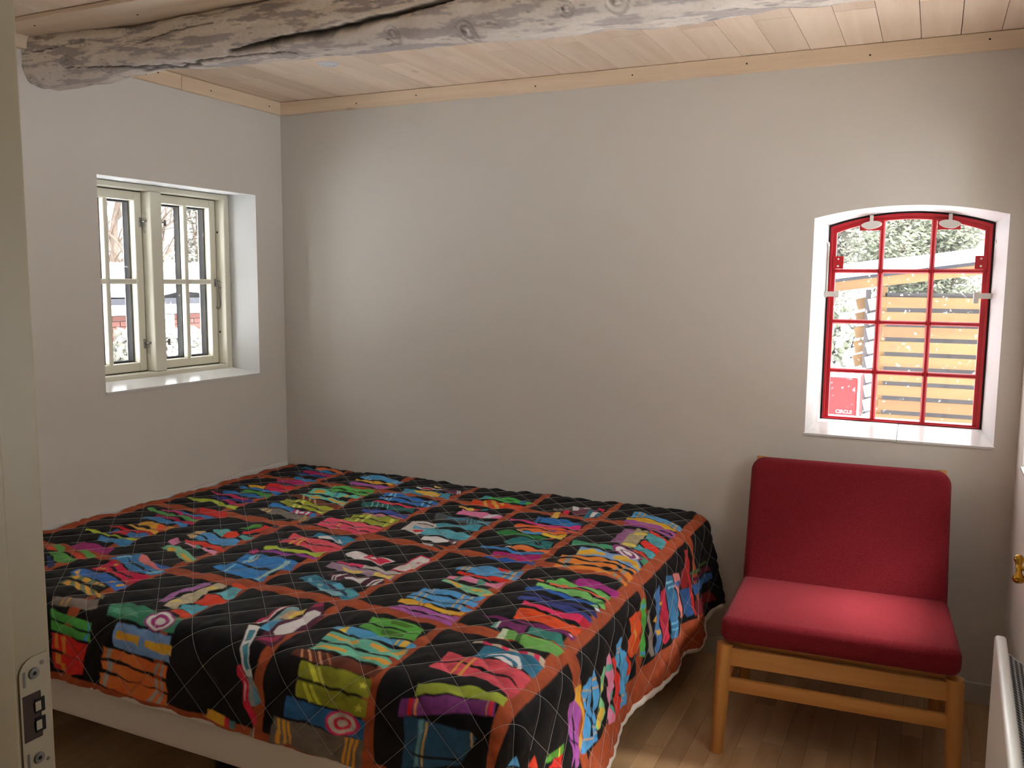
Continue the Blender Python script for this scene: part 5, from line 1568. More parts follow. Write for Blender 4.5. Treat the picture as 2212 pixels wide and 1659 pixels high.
def fill(poly, rgb):
    """Paint a polygon given in cloth millimetres."""
    P = np.asarray(poly, float)
    x0, x1 = int(max(0, np.floor(P[:, 0].min()))), int(min(NS_ - 1, np.ceil(P[:, 0].max())))
    y0, y1 = int(max(0, np.floor(P[:, 1].min()))), int(min(NT_ - 1, np.ceil(P[:, 1].max())))
    if x1 <= x0 or y1 <= y0:
        return
    gx, gy = np.meshgrid(np.arange(x0, x1 + 1) + 0.5, np.arange(y0, y1 + 1) + 0.5)
    # hand-printed edge: wobble by a couple of millimetres
    gx = gx + 3.0 * value_noise(gx / 21.0 + 50, gy / 21.0 + 50, 21)
    gy = gy + 5.0 * value_noise(gx / 24.0 + 80, gy / 24.0 + 80, 22)
    inside = np.zeros(gx.shape, bool)
    n = len(P)
    j = n - 1
    for i in range(n):
        xi, yi, xj, yj = P[i, 0], P[i, 1], P[j, 0], P[j, 1]
        if yi != yj:
            c = ((yi > gy) != (yj > gy)) & (gx < (xj - xi) * (gy - yi) / (yj - yi) + xi)
            inside ^= c
        j = i
    sub = raster[y0:y1 + 1, x0:x1 + 1]
    sub[inside] = lin(rgb)[:3]


BROWN = (158, 74, 42)
gs, gt = np.meshgrid(np.arange(NS_) / PX, np.arange(NT_) / PX)
ws = gs + 0.006 * value_noise(gs * 6 + 9, gt * 7 + 3, 31)
wt = gt + 0.006 * value_noise(gs * 7 + 19, gt * 6 + 13, 32)
PAPER = raster.copy()


def lattice():
    """The printed brown shelf grid."""
    m = np.zeros(gs.shape, bool)
    for c in (0.385, 0.728, 1.068, 1.396, 1.714):
        m |= (np.abs(ws - c) < 0.0155)
    m |= (np.abs(ws - 2.043) < 0.020)
    for r in (0.292, 0.872, 1.437):
        m |= (np.abs(wt - r) < 0.0235) & (gs < 2.335)
    m |= (wt > 1.953)
    m |= (ws < 0.075) & (wt > 0.0)
    m |= (ws > 2.325) & (gt > 0.20)
    raster[m] = lin(BROWN)[:3]


lattice()
for item in PRINT:
    if item[0] == 'p':
        fill(item[2], item[1])
    else:  # ribbon: top polyline, bottom polyline, extra bands
        _, rgb, top, bot, extra = item
        top = np.asarray(top, float)
        bot = np.asarray(bot, float)
        uu = np.linspace(0, 1, len(top))
        ub = np.linspace(0, 1, len(bot))

        def pt(u, v):
            a = np.array([np.interp(u, uu, top[:, 0]), np.interp(u, uu, top[:, 1])])
            b = np.array([np.interp(u, ub, bot[:, 0]), np.interp(u, ub, bot[:, 1])])
            return a * (1 - v) + b * v

        fill(np.concatenate([top, bot[::-1]]), rgb)
        for u0, u1, v0, v1, c in extra:
            ns = max(2, int((u1 - u0) * 10) + 2)
            us = np.linspace(u0, u1, ns)
            fill([pt(u, v0) for u in us] + [pt(u, v1) for u in us[::-1]], c)

# painterly unevenness of the dye
dye = 1 + 0.35 * value_noise(gs * 28, gt * 60, 41) + 0.25 * value_noise(gs * 90, gt * 120, 42)
raster *= 1.22 * dye[..., None].astype(np.float32)
raster = np.minimum(raster, 0.86)
# soften the printed edges a little
rb = raster.copy()
rb[1:-1, 1:-1] = (raster[1:-1, 1:-1] * 2 + raster[:-2, 1:-1] + raster[2:, 1:-1] + raster[1:-1, :-2] + raster[1:-1, 2:]) / 6
raster = rb

ST_A0, ST_B0, ST_P = 0.083, 2.785, 0.131


def quilt_relief(s, t):
    a = (t - s - ST_A0) / ST_P
    b = (s + t - ST_B0) / ST_P
    da = np.abs(a - np.round(a)) * 2
    db = np.abs(b - np.round(b)) * 2
    puff = (1 - (1 - da) ** 3) * (1 - (1 - db) ** 3)
    h = 0.0065 * puff
    h = h + 0.0050 * value_noise(s * 26 + 7, t * 17 + 5, 51) * puff
    h = h + 0.0030 * value_noise(s * 48 + 17, t * 30 + 15, 52) * (0.2 + puff)
    h = h + 0.012 * value_noise(s * 5 + 3, t * 5 + 8, 53)
    # the pile fades out at the hem
    return h


def quilt_pos(s, t, lift=0.0):
    p, n = quilt_base(s, t)
    h = quilt_relief(s, t) + lift
    return p + n * h[..., None], n


sv = np.concatenate([np.arange(0.028, 0.9, 0.0034), np.arange(0.9, Q_SMAX, 0.0026), [Q_SMAX]])
tv = np.concatenate([np.arange(0.014, 0.7, 0.0034), np.arange(0.7, 1.2, 0.0030), np.arange(1.2, Q_TMAX, 0.0026), [Q_TMAX]])
SS, TT = np.meshgrid(sv, tv)
# edge of the quilt along the left wall is not quite straight
SS2 = SS + np.where(SS < 0.2, (0.2 - SS) / 0.2, 0) * 0.016 * np.sin(TT * 26.0)
pos, _n = quilt_pos(SS2, TT)
ci = np.clip((TT * PX).astype(int), 0, NT_ - 1)
cj = np.clip((SS * PX).astype(int), 0, NS_ - 1)
pad = np.pad(raster, ((1, 1), (1, 1), (0, 0)), mode='edge')
acc = sum(pad[ci + dy, cj + dx] for dy in (0, 1, 2) for dx in (0, 1, 2)) / 9.0
nr, nc = SS.shape


def grid_mesh(name, P, colors=None, attr=None):
    nr, nc = P.shape[:2]
    me = bpy.data.meshes.new(name)
    me.vertices.add(nr * nc)
    me.vertices.foreach_set('co', P.reshape(-1).astype(np.float32))
    idx = np.arange(nr * nc).reshape(nr, nc)
    q = np.stack([idx[:-1, :-1], idx[1:, :-1], idx[1:, 1:], idx[:-1, 1:]], -1).reshape(-1, 4)
    nf = len(q)
    me.loops.add(nf * 4)
    me.loops.foreach_set('vertex_index', q.reshape(-1).astype(np.int32))
    me.polygons.add(nf)
    me.polygons.foreach_set('loop_start', np.arange(0, nf * 4, 4, dtype=np.int32))
    me.polygons.foreach_set('use_smooth', np.ones(nf, bool))
    me.update(calc_edges=True)
    me.validate()
    if colors is not None:
        at = me.color_attributes.new(attr, 'FLOAT_COLOR', 'POINT')
        c4 = np.ones((nr * nc, 4), np.float32)
        c4[:, :3] = colors.reshape(-1, 3)
        at.data.foreach_set('color', c4.reshape(-1))
    return me


M_QUILT = vcol_mat('printed_cotton_quilt', 'print_col', rough=0.75, bump=0.25, bscale=1400, spec=0.22, sheen=0.03)
quilt = put('patchwork_quilt', grid_mesh('patchwork_quilt', pos, acc, 'print_col'), M_QUILT)
tag(quilt, 'black quilt printed with colourful folded cloths on brown shelves spread over the bed', 'quilt')
# white fleece lining, showing as a thick edge below the hem
M_FLEECE = simple('white_fleece_lining', (214, 206, 192), rough=0.95, bump=0.6, bscale=350, sheen=0.4)
hs = np.concatenate([np.arange(0.05, Q_SMAX + 0.012, 0.02), [Q_SMAX + 0.016]])
ht = np.concatenate([np.arange(0.03, Q_TMAX + 0.004, 0.02), [Q_TMAX + 0.006]])
HS, HT = np.meshgrid(hs, ht)
lp, ln = quilt_base(HS, HT)
put('lining', grid_mesh('quilt_lining', lp - ln * 0.008), M_FLEECE, quilt)
k = MB()
tt_ = np.linspace(0.03, Q_TMAX, 110)
pp, nn = quilt_base(np.full_like(tt_, Q_SMAX + 0.006), tt_)
k.tube([tuple(p - n * 0.003) for p, n in zip(pp, nn)], [0.0105 + 0.0015 * math.sin(i * 1.7) for i in range(len(tt_))], seg=8)
ss_ = np.linspace(0.05, Q_SMAX, 120)
pp, nn = quilt_base(ss_, np.full_like(ss_, Q_TMAX + 0.002))
k.tube([tuple(p - n * 0.004) for p, n in zip(pp, nn)], 0.0065, seg=8)
smooth_angle(k.build('fleece_edge', M_FLEECE, quilt), 60)
# stitched diamond lines
M_THREAD = simple('white_quilting_thread', (214, 210, 204), rough=0.7)
curve = bpy.data.curves.new('stitching', 'CURVE')
curve.dimensions = '3D'
curve.bevel_depth = 0.00032
curve.bevel_resolution = 1


def stitch(sa, ta, sb, tb):
    n = max(4, int(math.hypot(sb - sa, tb - ta) / 0.006))
    s = np.linspace(sa, sb, n)
    t = np.linspace(ta, tb, n)
    ok = (s > 0.04) & (s < Q_SMAX - .01) & (t > 0.02) & (t < Q_TMAX - .01)
    s, t = s[ok], t[ok]
    if len(s) < 4:
        return
    P, _ = quilt_pos(s, t, 0.0011)
    sp = curve.splines.new('POLY')
    sp.points.add(len(s) - 1)
    c4 = np.ones((len(s), 4), np.float32)
    c4[:, :3] = P
    sp.points.foreach_set('co', c4.reshape(-1))


for kk in range(-22, 18):
    c = ST_A0 + kk * ST_P
    stitch(-0.1, -0.1 + c, 2.6, 2.6 + c)
for kk in range(-22, 14):
    c = ST_B0 + kk * ST_P
    stitch(-0.1, c + 0.1, 2.6, c - 2.6)
curve.materials.append(M_THREAD)
st = bpy.data.objects.new('stitching', curve)
COL.objects.link(st)
st.parent = quilt
tag(st, kind='stuff')

# ------------------------------------------------------------------ easy chair
M_BEECH = wood('oiled_beech', (206, 150, 82), (184, 124, 60), 2, rough=0.42, grain=16, rnd=0.03, stretch=0.08)
def wool(name, rgb):
    m, nt, b = new_mat(name)
    tc = nt.nodes.new('ShaderNodeTexCoord')
    n = nt.nodes.new('ShaderNodeTexNoise')
    n.inputs['Scale'].default_value = 420
    n.inputs['Detail'].default_value = 3
    nt.links.new(tc.outputs['Object'], n.inputs['Vector'])
    r = nt.nodes.new('ShaderNodeValToRGB')
    c = lin(rgb)
    r.color_ramp.elements[0].position = 0.3
    r.color_ramp.elements[1].position = 0.72
    r.color_ramp.elements[0].color = (c[0] * .68, c[1] * .6, c[2] * .6, 1)
    r.color_ramp.elements[1].color = (c[0] * 1.22, c[1] * 1.3, c[2] * 1.3, 1)
    nt.links.new(n.outputs['Fac'], r.inputs[0])
    nt.links.new(r.outputs[0], b.inputs['Base Color'])
    b.inputs['Roughness'].default_value = 0.95
    b.inputs['Specular IOR Level'].default_value = 0.1
    b.inputs['Sheen Weight'].default_value = 0.05
    b.inputs['Sheen Roughness'].default_value = 0.5
    wv = nt.nodes.new('ShaderNodeTexVoronoi')
    wv.inputs['Scale'].default_value = 330
    nt.links.new(tc.outputs['Object'], wv.inputs['Vector'])
    bp = nt.nodes.new('ShaderNodeBump')
    bp.inputs['Strength'].default_value = 0.5
    bp.inputs['Distance'].default_value = 0.0015
    nt.links.new(wv.outputs['Distance'], bp.inputs['Height'])
    nt.links.new(bp.outputs[0], b.inputs['Normal'])
    return m
M_WOOL = wool('crimson_wool_cloth', (126, 34, 42))
ch = empty('easy_chair', (2.590, -0.42, 0.0), math.radians(3.4))
tag(ch, 'low wooden easy chair with crimson wool seat and back cushions below the red window', 'chair')


def cushion(name, w, d, h, corner, edge, mtx, dome=0.006):
    """Soft block: rounded outline in plan (w x d), thickness h with rounded edges."""
    out = []
    for cx, cy, a0 in ((w / 2 - corner, d / 2 - corner, 0), (-w / 2 + corner, d / 2 - corner, 90), (-w / 2 + corner, -d / 2 + corner, 180), (w / 2 - corner, -d / 2 + corner, 270)):
        for i in range(7):
            a = math.radians(a0 + 90 * i / 6)
            out.append((cx + corner * math.cos(a), cy + corner * math.sin(a), math.cos(a), math.sin(a)))
    prof = []
    for i in range(7):
        a = -math.pi / 2 + math.pi / 2 * i / 6
        prof.append((edge * math.cos(a) - edge, -h / 2 + edge + edge * math.sin(a)))
    for i in range(7):
        a = math.pi / 2 * i / 6
        prof.append((edge * math.cos(a) - edge, h / 2 - edge + edge * math.sin(a)))
    bm = bmesh.new()
    rings = []
    for off, z in prof:
        rings.append([bm.verts.new((x + nx * off, y + ny * off, z)) for x, y, nx, ny in out])
    n = len(out)
    for i in range(len(rings) - 1):
        for j in range(n):
            bm.faces.new((rings[i][j], rings[i][(j + 1) % n], rings[i + 1][(j + 1) % n], rings[i + 1][j]))
    # caps: shrinking rings so the top can dome
    for ring, z0, sgn in ((rings[0], -h / 2, -1), (rings[-1], h / 2, 1)):
        prev = ring
        for k_ in (0.93, 0.8, 0.6, 0.35, 0.12):
            cur = []
            for v in ring:
                cur.append(bm.verts.new((v.co.x * k_, v.co.y * k_, z0 + sgn * dome * (1 - k_ ** 2))))
            for j in range(n):
                q = (prev[j], prev[(j + 1) % n], cur[(j + 1) % n], cur[j])
                bm.faces.new(q if sgn > 0 else q[::-1])
            prev = cur
        bm.faces.new(prev if sgn > 0 else prev[::-1])
    bmesh.ops.recalc_face_normals(bm, faces=bm.faces[:])
    bm.transform(mtx)
    me = bpy.data.meshes.new(name)
    bm.to_mesh(me)
    bm.free()
    for p in me.polygons:
        p.use_smooth = True
    return put(name, me, M_WOOL, ch, local=True)


# chair coordinates: x to the right, -y to the front
cushion('seat_cushion', 0.662, 0.520, 0.078, 0.032, 0.026,
        Matrix.Translation((0.0, -0.062, 0.394)) @ Matrix.Rotation(math.radians(-2.5), 4, 'X'), dome=0.010)
lean = math.atan2(0.135, 0.40)
cushion('back_cushion', 0.656, 0.505, 0.070, 0.050, 0.030,
        Matrix.Translation((0.0, 0.2525, 0.5835)) @ Matrix.Rotation(math.pi / 2 - lean, 4, 'X'), dome=0.008)
XL = 0.318
for sx in (-1, 1):
    k = MB()
    k.tube([(sx * (XL + .012), -0.292, 0.0), (sx * (XL + .006), -0.288, 0.18), (sx * XL, -0.282, 0.352)], [0.0195, 0.0225, 0.0245], seg=20)
    smooth_angle(k.build('leg', M_BEECH, ch, local=True))
    k = MB()
    k.tube([(sx * (XL - .005), 0.215, 0.0), (sx * (XL - .008), 0.225, 0.22), (sx * (XL - .016), 0.268, 0.46), (sx * (XL - .020), 0.352, 0.822)], [0.0195, 0.0225, 0.0225, 0.0165], seg=20)
    smooth_angle(k.build('back_post', M_BEECH, ch, local=True))
    k = MB()
    k.box(sx * XL - .011, sx * XL + .011, -0.270, 0.225, 0.292, 0.344, bevel=0.004)
    smooth_angle(k.build('side_rail', M_BEECH, ch, local=True))
    k = MB()
    k.tube([(sx * (XL + .006), -0.285, 0.165), (sx * (XL - .005), 0.222, 0.165)], 0.0115, seg=14)
    smooth_angle(k.build('stretcher', M_BEECH, ch, local=True))
M_BEECHX = wood('oiled_beech_rails', (206, 150, 82), (184, 124, 60), 0, rough=0.42, grain=16, rnd=0.03, stretch=0.08)
for y, z0, z1, nm in ((-0.283, 0.284, 0.342, 'front_rail'), (-0.288, 0.204, 0.246, 'stretcher'), (0.222, 0.284, 0.338, 'rear_rail')):
    k = MB()
    k.box(-XL + .012, XL - .012, y - .010, y + .010, z0, z1, bevel=0.004)
    smooth_angle(k.build(nm, M_BEECHX, ch, local=True))
k = MB()
k.box(-XL + .012, XL - .012, -0.272, 0.165, 0.340, 0.356, bevel=0.002)
k.build('seat_board', M_BEECHX, ch, local=True)
for z, y in ((0.50, 0.283), (0.74, 0.338)):
    k = MB()
    k.box(-XL + .012, XL - .012, y - .004, y + .012, z - .022, z + .022, bevel=0.004)
    smooth_angle(k.build('back_rail', M_BEECHX, ch, local=True))

# ------------------------------------------------------------------ panel heater on the right wall
M_HEAT = simple('white_enamel', (226, 226, 222), rough=0.35)
M_HEATG = simple('light_grey_grille_metal', (186, 188, 190), rough=0.45, metal=0.2)
M_HOLE = simple('dark_grille_hole', (34, 38, 42), rough=0.9)
ht_ = empty('panel_heater', (3.029, -1.60, 0.20), math.radians(-1.3))
tag(ht_, 'white wall-mounted panel heater with honeycomb perforated top grille', 'heater')
# local: x across (wall at about +0.05), y along the wall
k = MB()
k.box(-0.055, -0.030, -0.60, 0.575, 0.0, 0.420, bevel=0.008, seg=3)
smooth_angle(k.build('front_panel', M_HEAT, ht_, local=True))
k = MB()
k.prism([(-0.030, -0.58, 0.03), (-0.030, -0.58, 0.400), (0.032, -0.58, 0.360), (0.032, -0.58, 0.03)], (0, 1.10, 0))
gr = k.build('grille_housing', M_HEATG, ht_, local=True)
hexes = []
bmh = bmesh.new()
slope = Vector((0.062, 0, -0.040)).normalized()
nrm = Vector((0.040, 0, 0.062)).normalized()
for r_ in range(5):
    for c_ in range(78):
        u = 0.008 + r_ * 0.0125
        y = 0.505 - c_ * 0.0138 - (0.0069 if r_ % 2 else 0)
        cpt = Vector((-0.030, y, 0.400)) + slope * u + nrm * 0.0006
        ring = [bmh.verts.new(cpt + slope * (.0050 * math.cos(math.pi / 3 * q)) + Vector((0, 1, 0)) * (.0056 * math.sin(math.pi / 3 * q))) for q in range(6)]
        bmh.faces.new(ring)
me = bpy.data.meshes.new('grille_holes')
bmh.to_mesh(me)
bmh.free()
hh = put('grille_holes', me, M_HOLE, gr, local=True)
tag(hh, kind='stuff')
for y in (-0.40, 0.40):
    k = MB()
    k.box(0.032, 0.052, y - .02, y + .02, 0.08, 0.32, bevel=0.002)
    k.build('wall_bracket', M_HEATG, ht_, local=True)

# ------------------------------------------------------------------ brass knob under the right-hand window
M_BRASS = simple('polished_brass', (188, 146, 58), rough=0.14, metal=1.0)
bk = empty('brass_wall_cleat', (3.052, -0.752, 0.712))
tag(bk, 'polished brass double-ended cleat on the wall above the heater', 'cleat')
k = MB()
k.lathe([(0.0, -.041), (.008, -.040), (.0135, -.036), (.0155, -.030), (.0135, -.023), (.0090, -.017), (.0072, -.008), (.0072, .006), (.0090, .014), (.0120, .020), (.0125, .026), (.0100, .032), (.0050, .036), (0.0, .037)], (0, 0, 0), (0, 0.55, 0.84), seg=28)
smooth_angle(k.build('spool', M_BRASS, bk, local=True), 60)
k = MB()
k.lathe([(.0065, 0.0), (.0065, .026), (.0150, .030), (.0170, .034), (.0170, .038)], (0.0, 0, 0), (1, 0, 0), seg=24)
smooth_angle(k.build('stem', M_BRASS, bk, local=True), 40)

# ------------------------------------------------------------------ outdoors: snow, shed, outhouse, trees
M_SNOW = simple('fresh_snow', (238, 241, 246), rough=0.85, bump=0.3, bscale=25)
M_PINE = wood('pine_slats', (116, 88, 48), (96, 70, 36), 0, rough=0.7, knots=0.5, knot_rgb=(86, 54, 30), grain=8, rnd=0.10, kscale=2.5)  # even dark pine tone with grain and knots
M_PINEZ = wood('pine_post', (116, 88, 48), (96, 70, 36), 2, rough=0.7, grain=8, rnd=0.05)
M_ROOFD = simple('dark_roof_felt', (40, 42, 50), rough=0.9)
M_GREYW = simple('dark_grey_boards', (70, 68, 70), rough=0.9, var=0.2, vscale=5)  # dark grey with mottled variation
M_BRICK = simple('red_brick', (88, 48, 40), rough=0.9, var=0.25, vscale=20, bump=0.3, bscale=60)
M_MORTAR = simple('grey_mortar', (92, 86, 82), rough=0.95)
M_WHITEP = simple('white_paint_and_sunlit_sides', (226, 230, 236), rough=0.6)
M_REDP = simple('red_outdoor_paint', (150, 18, 28), rough=0.45)
M_BARK = simple('brown_grey_bark', (78, 66, 56), rough=0.95, var=0.3, vscale=30)
M_NEEDLE = simple('dull_green_foliage', (92, 98, 80), rough=0.9, var=0.3, vscale=3)
M_FROST = simple('frosted_foliage', (92, 92, 82), rough=0.9, var=0.2, vscale=6)

k = MB()
k.box(-40, 40, 0.31, 45, -0.9, -0.12)
k.box(-40, -0.31, -30, 0.31, -0.9, -0.12)
k.box(3.6, 40, -30, 0.31, -0.9, -0.12)
gnd = k.build('ground', M_SNOW)
tag(gnd, kind='structure')

# slatted pine shed behind the red window
sh = empty('slatted_shed', (2.95, 2.9, -0.12))
tag(sh, 'pine shed with horizontal slats and snow-covered roof outside the red window', 'shed')
SLY = 2.60
for i in range(16):
    zt = 1.375 - 0.0915 * i
    if zt < -0.05:
        break
    dx = 0.004 * ((i * 7) % 5 - 2)
    block('slat', 2.520 + dx, 3.75, SLY, SLY + 0.021, zt - 0.065, zt, M_PINE, sh)
k = MB()
k.box(2.535, 3.70, SLY + 0.022, SLY + 0.065, 1.374, 1.402)
k.build('top_rail', M_GREYW, sh)
k = MB()
k.box(2.50, 2.545, SLY + 0.022, SLY + 0.09, -0.12, 1.44)
k.build('corner_post', M_PINEZ, sh)
k = MB()
k.box(2.40, 3.90, 3.45, 3.50, -0.12, 1.30)
k.build('rear_wall', M_GREYW, sh)
for i in range(14):
    z = 1.33 - 0.0915 * i
    for x0, x1, m_, yy in ((2.362, 2.425, M_PINE, 2.72), (2.440, 2.495, M_WHITEP, 2.64)):  # white column: sunlit slat sides put into the colour
        o = block('louvre_slat', x0, x1, yy, yy + 0.10, z - .036, z + .036, m_, sh)
        o.rotation_euler = (0, math.radians(-14), 0)
k = MB()
k.box(2.418, 2.446, 2.66, 2.74, -0.12, 1.42)
k.build('louvre_post', M_GREYW, sh)
sl = 0.135


def slope_bar(x0, x1, y0, y1, zb, zt):
    m2 = MB()
    zl = lambda x: (x - 2.246) * sl
    m2.prism([(x0, y0, zb + zl(x0)), (x1, y0, zb + zl(x1)), (x1, y0, zt + zl(x1)), (x0, y0, zt + zl(x0))], (0, y1 - y0, 0))
    return m2


slope_bar(1.95, 3.80, 2.46, 2.50, 1.405, 1.463).build('fascia_board', M_PINE, sh)
slope_bar(1.90, 3.85, 2.44, 3.60, 1.464, 1.482).build('roof', M_ROOFD, sh)
nx, ny = 60, 24
P = np.zeros((ny, nx, 3))
for j in range(ny):
    for i in range(nx):
        x = 1.89 + 1.97 * i / (nx - 1)
        y = 2.43 + 1.18 * j / (ny - 1)
        e = min(1, min(j, ny - 1 - j) / 3.0)
        P[j, i] = (x, y, 1.483 + (x - 2.246) * sl + 0.085 * e ** .5 * (1 + .25 * mnoise.noise(Vector((x * 3, y * 3, 2)))))
put('roof_snow', grid_mesh('roof_snow', P), M_SNOW, sh)

# red box with lettering, snow on its lid
rb_ = empty('red_container', (2.25, 1.35, -0.12))
tag(rb_, 'red painted container with small white lettering and snow on its lid', 'container')
k = MB()
k.box(1.90, 2.498, 1.20, 1.60, -0.12, 1.000, bevel=0.008)
k.build('container_body', M_REDP, rb_)
k = MB()
k.box(1.89, 2.508, 1.19, 1.61, 1.000, 1.016, bevel=0.006)
k.build('lid_snow', M_SNOW, rb_)
k = MB()
k.box(2.500, 2.510, 1.19, 1.21, -0.12, 0.998)
k.build('edge_strip', M_WHITEP, rb_)
tx = bpy.data.curves.new('lettering', 'FONT')
tx.body = 'CIRCLE'
tx.size = 0.0235
tx.extrude = 0.0006
tx.materials.append(M_WHITEP)
tmp = bpy.data.objects.new('lettering_tmp', tx)
COL.objects.link(tmp)
tmp.matrix_world = Matrix.Rotation(math.pi / 2, 4, 'X')
lm = bpy.data.meshes.new_from_object(tmp.evaluated_get(bpy.context.evaluated_depsgraph_get()))
bpy.data.objects.remove(tmp, do_unlink=True)
lm.transform(Matrix.Rotation(math.pi / 2, 4, 'X'))
to = put('lettering', lm, M_WHITEP, rb_, local=True, loc=Vector((2.403, 1.1985, 0.824)) - Vector(rb_.location))

# low brick outhouse across the yard
oh = empty('brick_outhouse', (-6.6, 5.0, -0.12))
tag(oh, 'low brick outhouse with white gutter and thick roof snow beyond the casement window', 'outhouse')
k = MB()
k.box(-8.2, -6.225, 1.5, 9.0, -0.12, 1.02)
k.build('outhouse_wall', M_MORTAR, oh)
brick_me = None
for r_ in range(12):
    z0 = 0.995 - 0.067 * (r_ + 1)
    for c_ in range(10):
        y0 = 3.3 + c_ * 0.24 + (0.12 if r_ % 2 else 0)
        if 4.86 < y0 + .11 < 5.20 and z0 > 0.35:
            continue
        block('brick', -6.226, -6.205, y0 + .005, y0 + .233, z0, z0 + .057, M_BRICK, oh)
k = MB()
k.box(-6.24, -6.14, 1.4, 9.1, 1.000, 1.125)
k.build('gutter_board', M_WHITEP, oh)
k = MB()
k.box(-6.26, -6.205, 4.86, 5.24, 0.30, 0.985)
wf_ = k.build('outhouse_window', M_WHITEP, oh)
k = MB()
k.box(-6.204, -6.202, 5.00, 5.19, 0.36, 0.93)
k.build('pane', simple('dim_outdoor_pane', (120, 128, 138), rough=0.1), wf_)
k = MB()
k.prism([(-6.05, 1.3, 1.127), (-6.05, 1.3, 1.20), (-8.4, 1.3, 1.29), (-8.4, 1.3, 1.22)], (0, 7.9, 0))
k.build('outhouse_roof', M_ROOFD, oh)
nx, ny = 90, 26
P = np.zeros((ny, nx, 3))
for j in range(ny):
    for i in range(nx):
        y = 1.3 + 7.9 * i / (nx - 1)
        u = j / (ny - 1)
        x = -6.07 - 2.3 * u
        hgt = np.interp(y, [1.3, 3.8, 4.3, 4.9, 5.3, 5.8, 9.2], [0.10, 0.12, 0.11, 0.16, 0.26, 0.38, 0.45])
        z = 1.20 + (0.10 * u) + hgt * min(1, (u + .04) * 2.2) ** .6 + 0.05 * mnoise.noise(Vector((x * 1.5, y * 2.2, 4)))
        P[j, i] = (x, y, z)
put('roof_snow', grid_mesh('outhouse_roof_snow', P), M_SNOW, oh)


def tree(name, label, base, h, spread, seed, leaf=0, leaf_mat=None, leaf_size=0.06, levels=4, group=None, lean=(0, 0)):
    """Branching tree: trunk with boughs, and optionally a crown of small leaf sprays."""
    r = random.Random(seed)
    root = empty(name, base)
    tag(root, label, 'tree', group)
    V, F = [], []
    tips = []

    def seg(a, b, ra, rb):
        d = (b - a).normalized()
        u = d.orthogonal().normalized()
        v = d.cross(u)
        i0 = len(V)
        for p, rr in ((a, ra), (b, rb)):
            for q in range(4):
                an = math.pi / 2 * q
                V.append(tuple(p + u * (rr * math.cos(an)) + v * (rr * math.sin(an))))
        for q in range(4):
            F.append((i0 + q, i0 + (q + 1) % 4, i0 + 4 + (q + 1) % 4, i0 + 4 + q))

    def grow(p, d, ln, rad, lev):
        n = 3
        for i in range(n):
            d2 = (d + Vector((r.uniform(-.25, .25), r.uniform(-.25, .25), r.uniform(-.1, .18)))).normalized()
            q = p + d2 * (ln / n)
            seg(p, q, rad * (1 - .25 * i / n), rad * (1 - .25 * (i + 1) / n))
            p, d = q, d2
            if lev > 0:
                for _ in range(r.choice((1, 2))):
                    a = r.uniform(0, 2 * math.pi)
                    sd = (d * 0.75 + Vector((math.cos(a) * spread, math.sin(a) * spread, r.uniform(-.15, .5)))).normalized()
                    grow(p, sd, ln * r.uniform(.5, .72), rad * .55, lev - 1)
            else:
                tips.append(p)
        if lev > 0:
            grow(p, d, ln * .7, rad * .7, lev - 1)

    grow(Vector((0, 0, 0)), Vector((lean[0], lean[1], 1)).normalized(), h * .42, h * .022, levels)
    me = bpy.data.meshes.new('trunk')
    me.from_pydata(V, [], F)
    put('trunk', me, M_BARK, root, local=True)
    if leaf:
        V2, F2 = [], []
        for _ in range(leaf):
            p = r.choice(tips) + Vector((r.gauss(0, .12), r.gauss(0, .12), r.gauss(0, .10)))
            a = Vector((r.uniform(-1, 1), r.uniform(-1, 1), r.uniform(-.6, .6))).normalized() * leaf_size * r.uniform(.5, 1.3)
            b = a.orthogonal().normalized() * leaf_size * .45
            i0 = len(V2)
            V2 += [tuple(p - b), tuple(p + a), tuple(p + b), tuple(p - a)]
            F2.append((i0, i0 + 1, i0 + 2, i0 + 3))
        me = bpy.data.meshes.new('foliage')
        me.from_pydata(V2, [], F2)
        fo_ = put('foliage', me, leaf_mat, root, local=True)
        tag(fo_, kind='stuff')
    return root


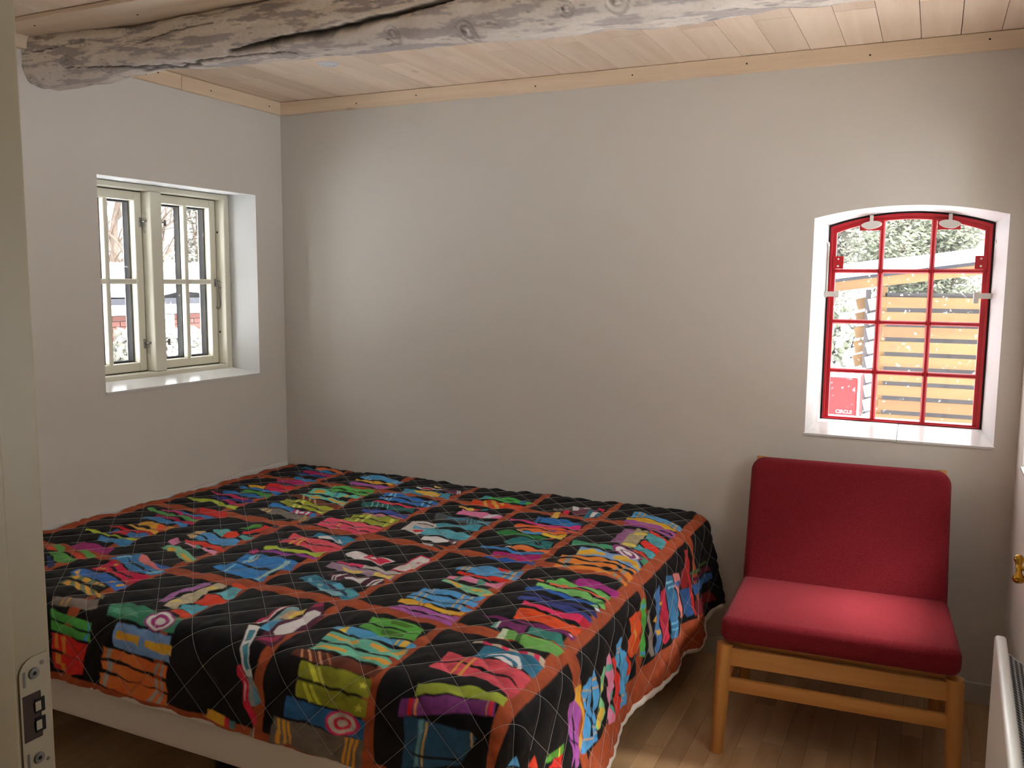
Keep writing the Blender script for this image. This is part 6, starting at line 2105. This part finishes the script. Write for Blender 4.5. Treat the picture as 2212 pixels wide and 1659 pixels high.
tree('frosted_tree', 'broad frosted tree behind the snowy shed roof', (3.1, 7.2, -0.12), 2.7, .62, 3, 26000, M_NEEDLE, .036, 3, 'frosted trees behind the shed')
tree('frosted_tree', 'frosted tree left of the shed seen beside its louvres', (1.45, 11.5, -0.12), 3.6, .62, 14, 14000, M_FROST, .05, 3, 'frosted trees behind the shed')
tree('bare_tree', 'bare winter tree with a leaning trunk seen in the left sash', (-16.0, 12.8, -0.12), 6.0, .75, 21, 0, None, .05, 3, 'trees beyond the outhouse', lean=(0, .12))
tree('twiggy_tree', 'fine-twigged pale tree seen in the right sash of the casement', (-10.6, 9.8, -0.12), 3.6, .8, 33, 7000, M_FROST, .05, 3, 'trees beyond the outhouse')


def shrub(label, base, w, h, seed, n, mat, mat_snow):
    r = random.Random(seed)
    root = empty('snowy_shrub', base)
    tag(root, label, 'shrub', 'snowy shrubs in the yard')
    for nm, cnt, mt, lo in (('foliage', n, mat, 0.0), ('snow_clumps', n // 6, mat_snow, 0.35)):
        V2, F2 = [], []
        for _ in range(cnt):
            a = r.uniform(0, 2 * math.pi)
            e = r.uniform(lo, 1.0)
            rr = w * math.sqrt(max(0.02, 1 - (e - .25) ** 2)) * r.uniform(.55, 1.0)
            p = Vector((math.cos(a) * rr, math.sin(a) * rr, e * h))
            sz = r.uniform(.03, .07) * (1.5 if nm == 'snow_clumps' else 1)
            d1 = Vector((r.uniform(-1, 1), r.uniform(-1, 1), r.uniform(-1, 1))).normalized() * sz
            d2 = d1.orthogonal().normalized() * sz * .6
            d3 = d1.cross(d2).normalized() * sz * .4
            i0 = len(V2)
            V2 += [tuple(p + d1), tuple(p - d1), tuple(p + d2), tuple(p - d2), tuple(p + d3), tuple(p - d3)]
            F2 += [(i0 + x, i0 + y, i0 + z) for x, y, z in ((0, 2, 4), (2, 1, 4), (1, 3, 4), (3, 0, 4), (2, 0, 5), (1, 2, 5), (3, 1, 5), (0, 3, 5))]
        me = bpy.data.meshes.new(nm)
        me.from_pydata(V2, [], F2)
        tag(put(nm, me, mt, root, local=True), kind='stuff')
    return root


shrub('snow-dusted round shrub before the brick wall in the left sash', (-4.9, 3.45, -0.12), .27, 1.0, 5, 1800, M_FROST, M_SNOW)
shrub('snow-dusted shrub below the small outhouse window', (-4.9, 4.13, -0.12), .26, .98, 6, 1800, M_FROST, M_SNOW)
shrub('green snow-topped shrub at the right of the casement view', (-4.8, 4.80, -0.12), .24, 1.02, 7, 1800, M_NEEDLE, M_SNOW)
shrub('dark snowy shrub left of the shed behind the red window', (1.96, 5.4, -0.12), .30, 1.35, 9, 2200, M_NEEDLE, M_SNOW)
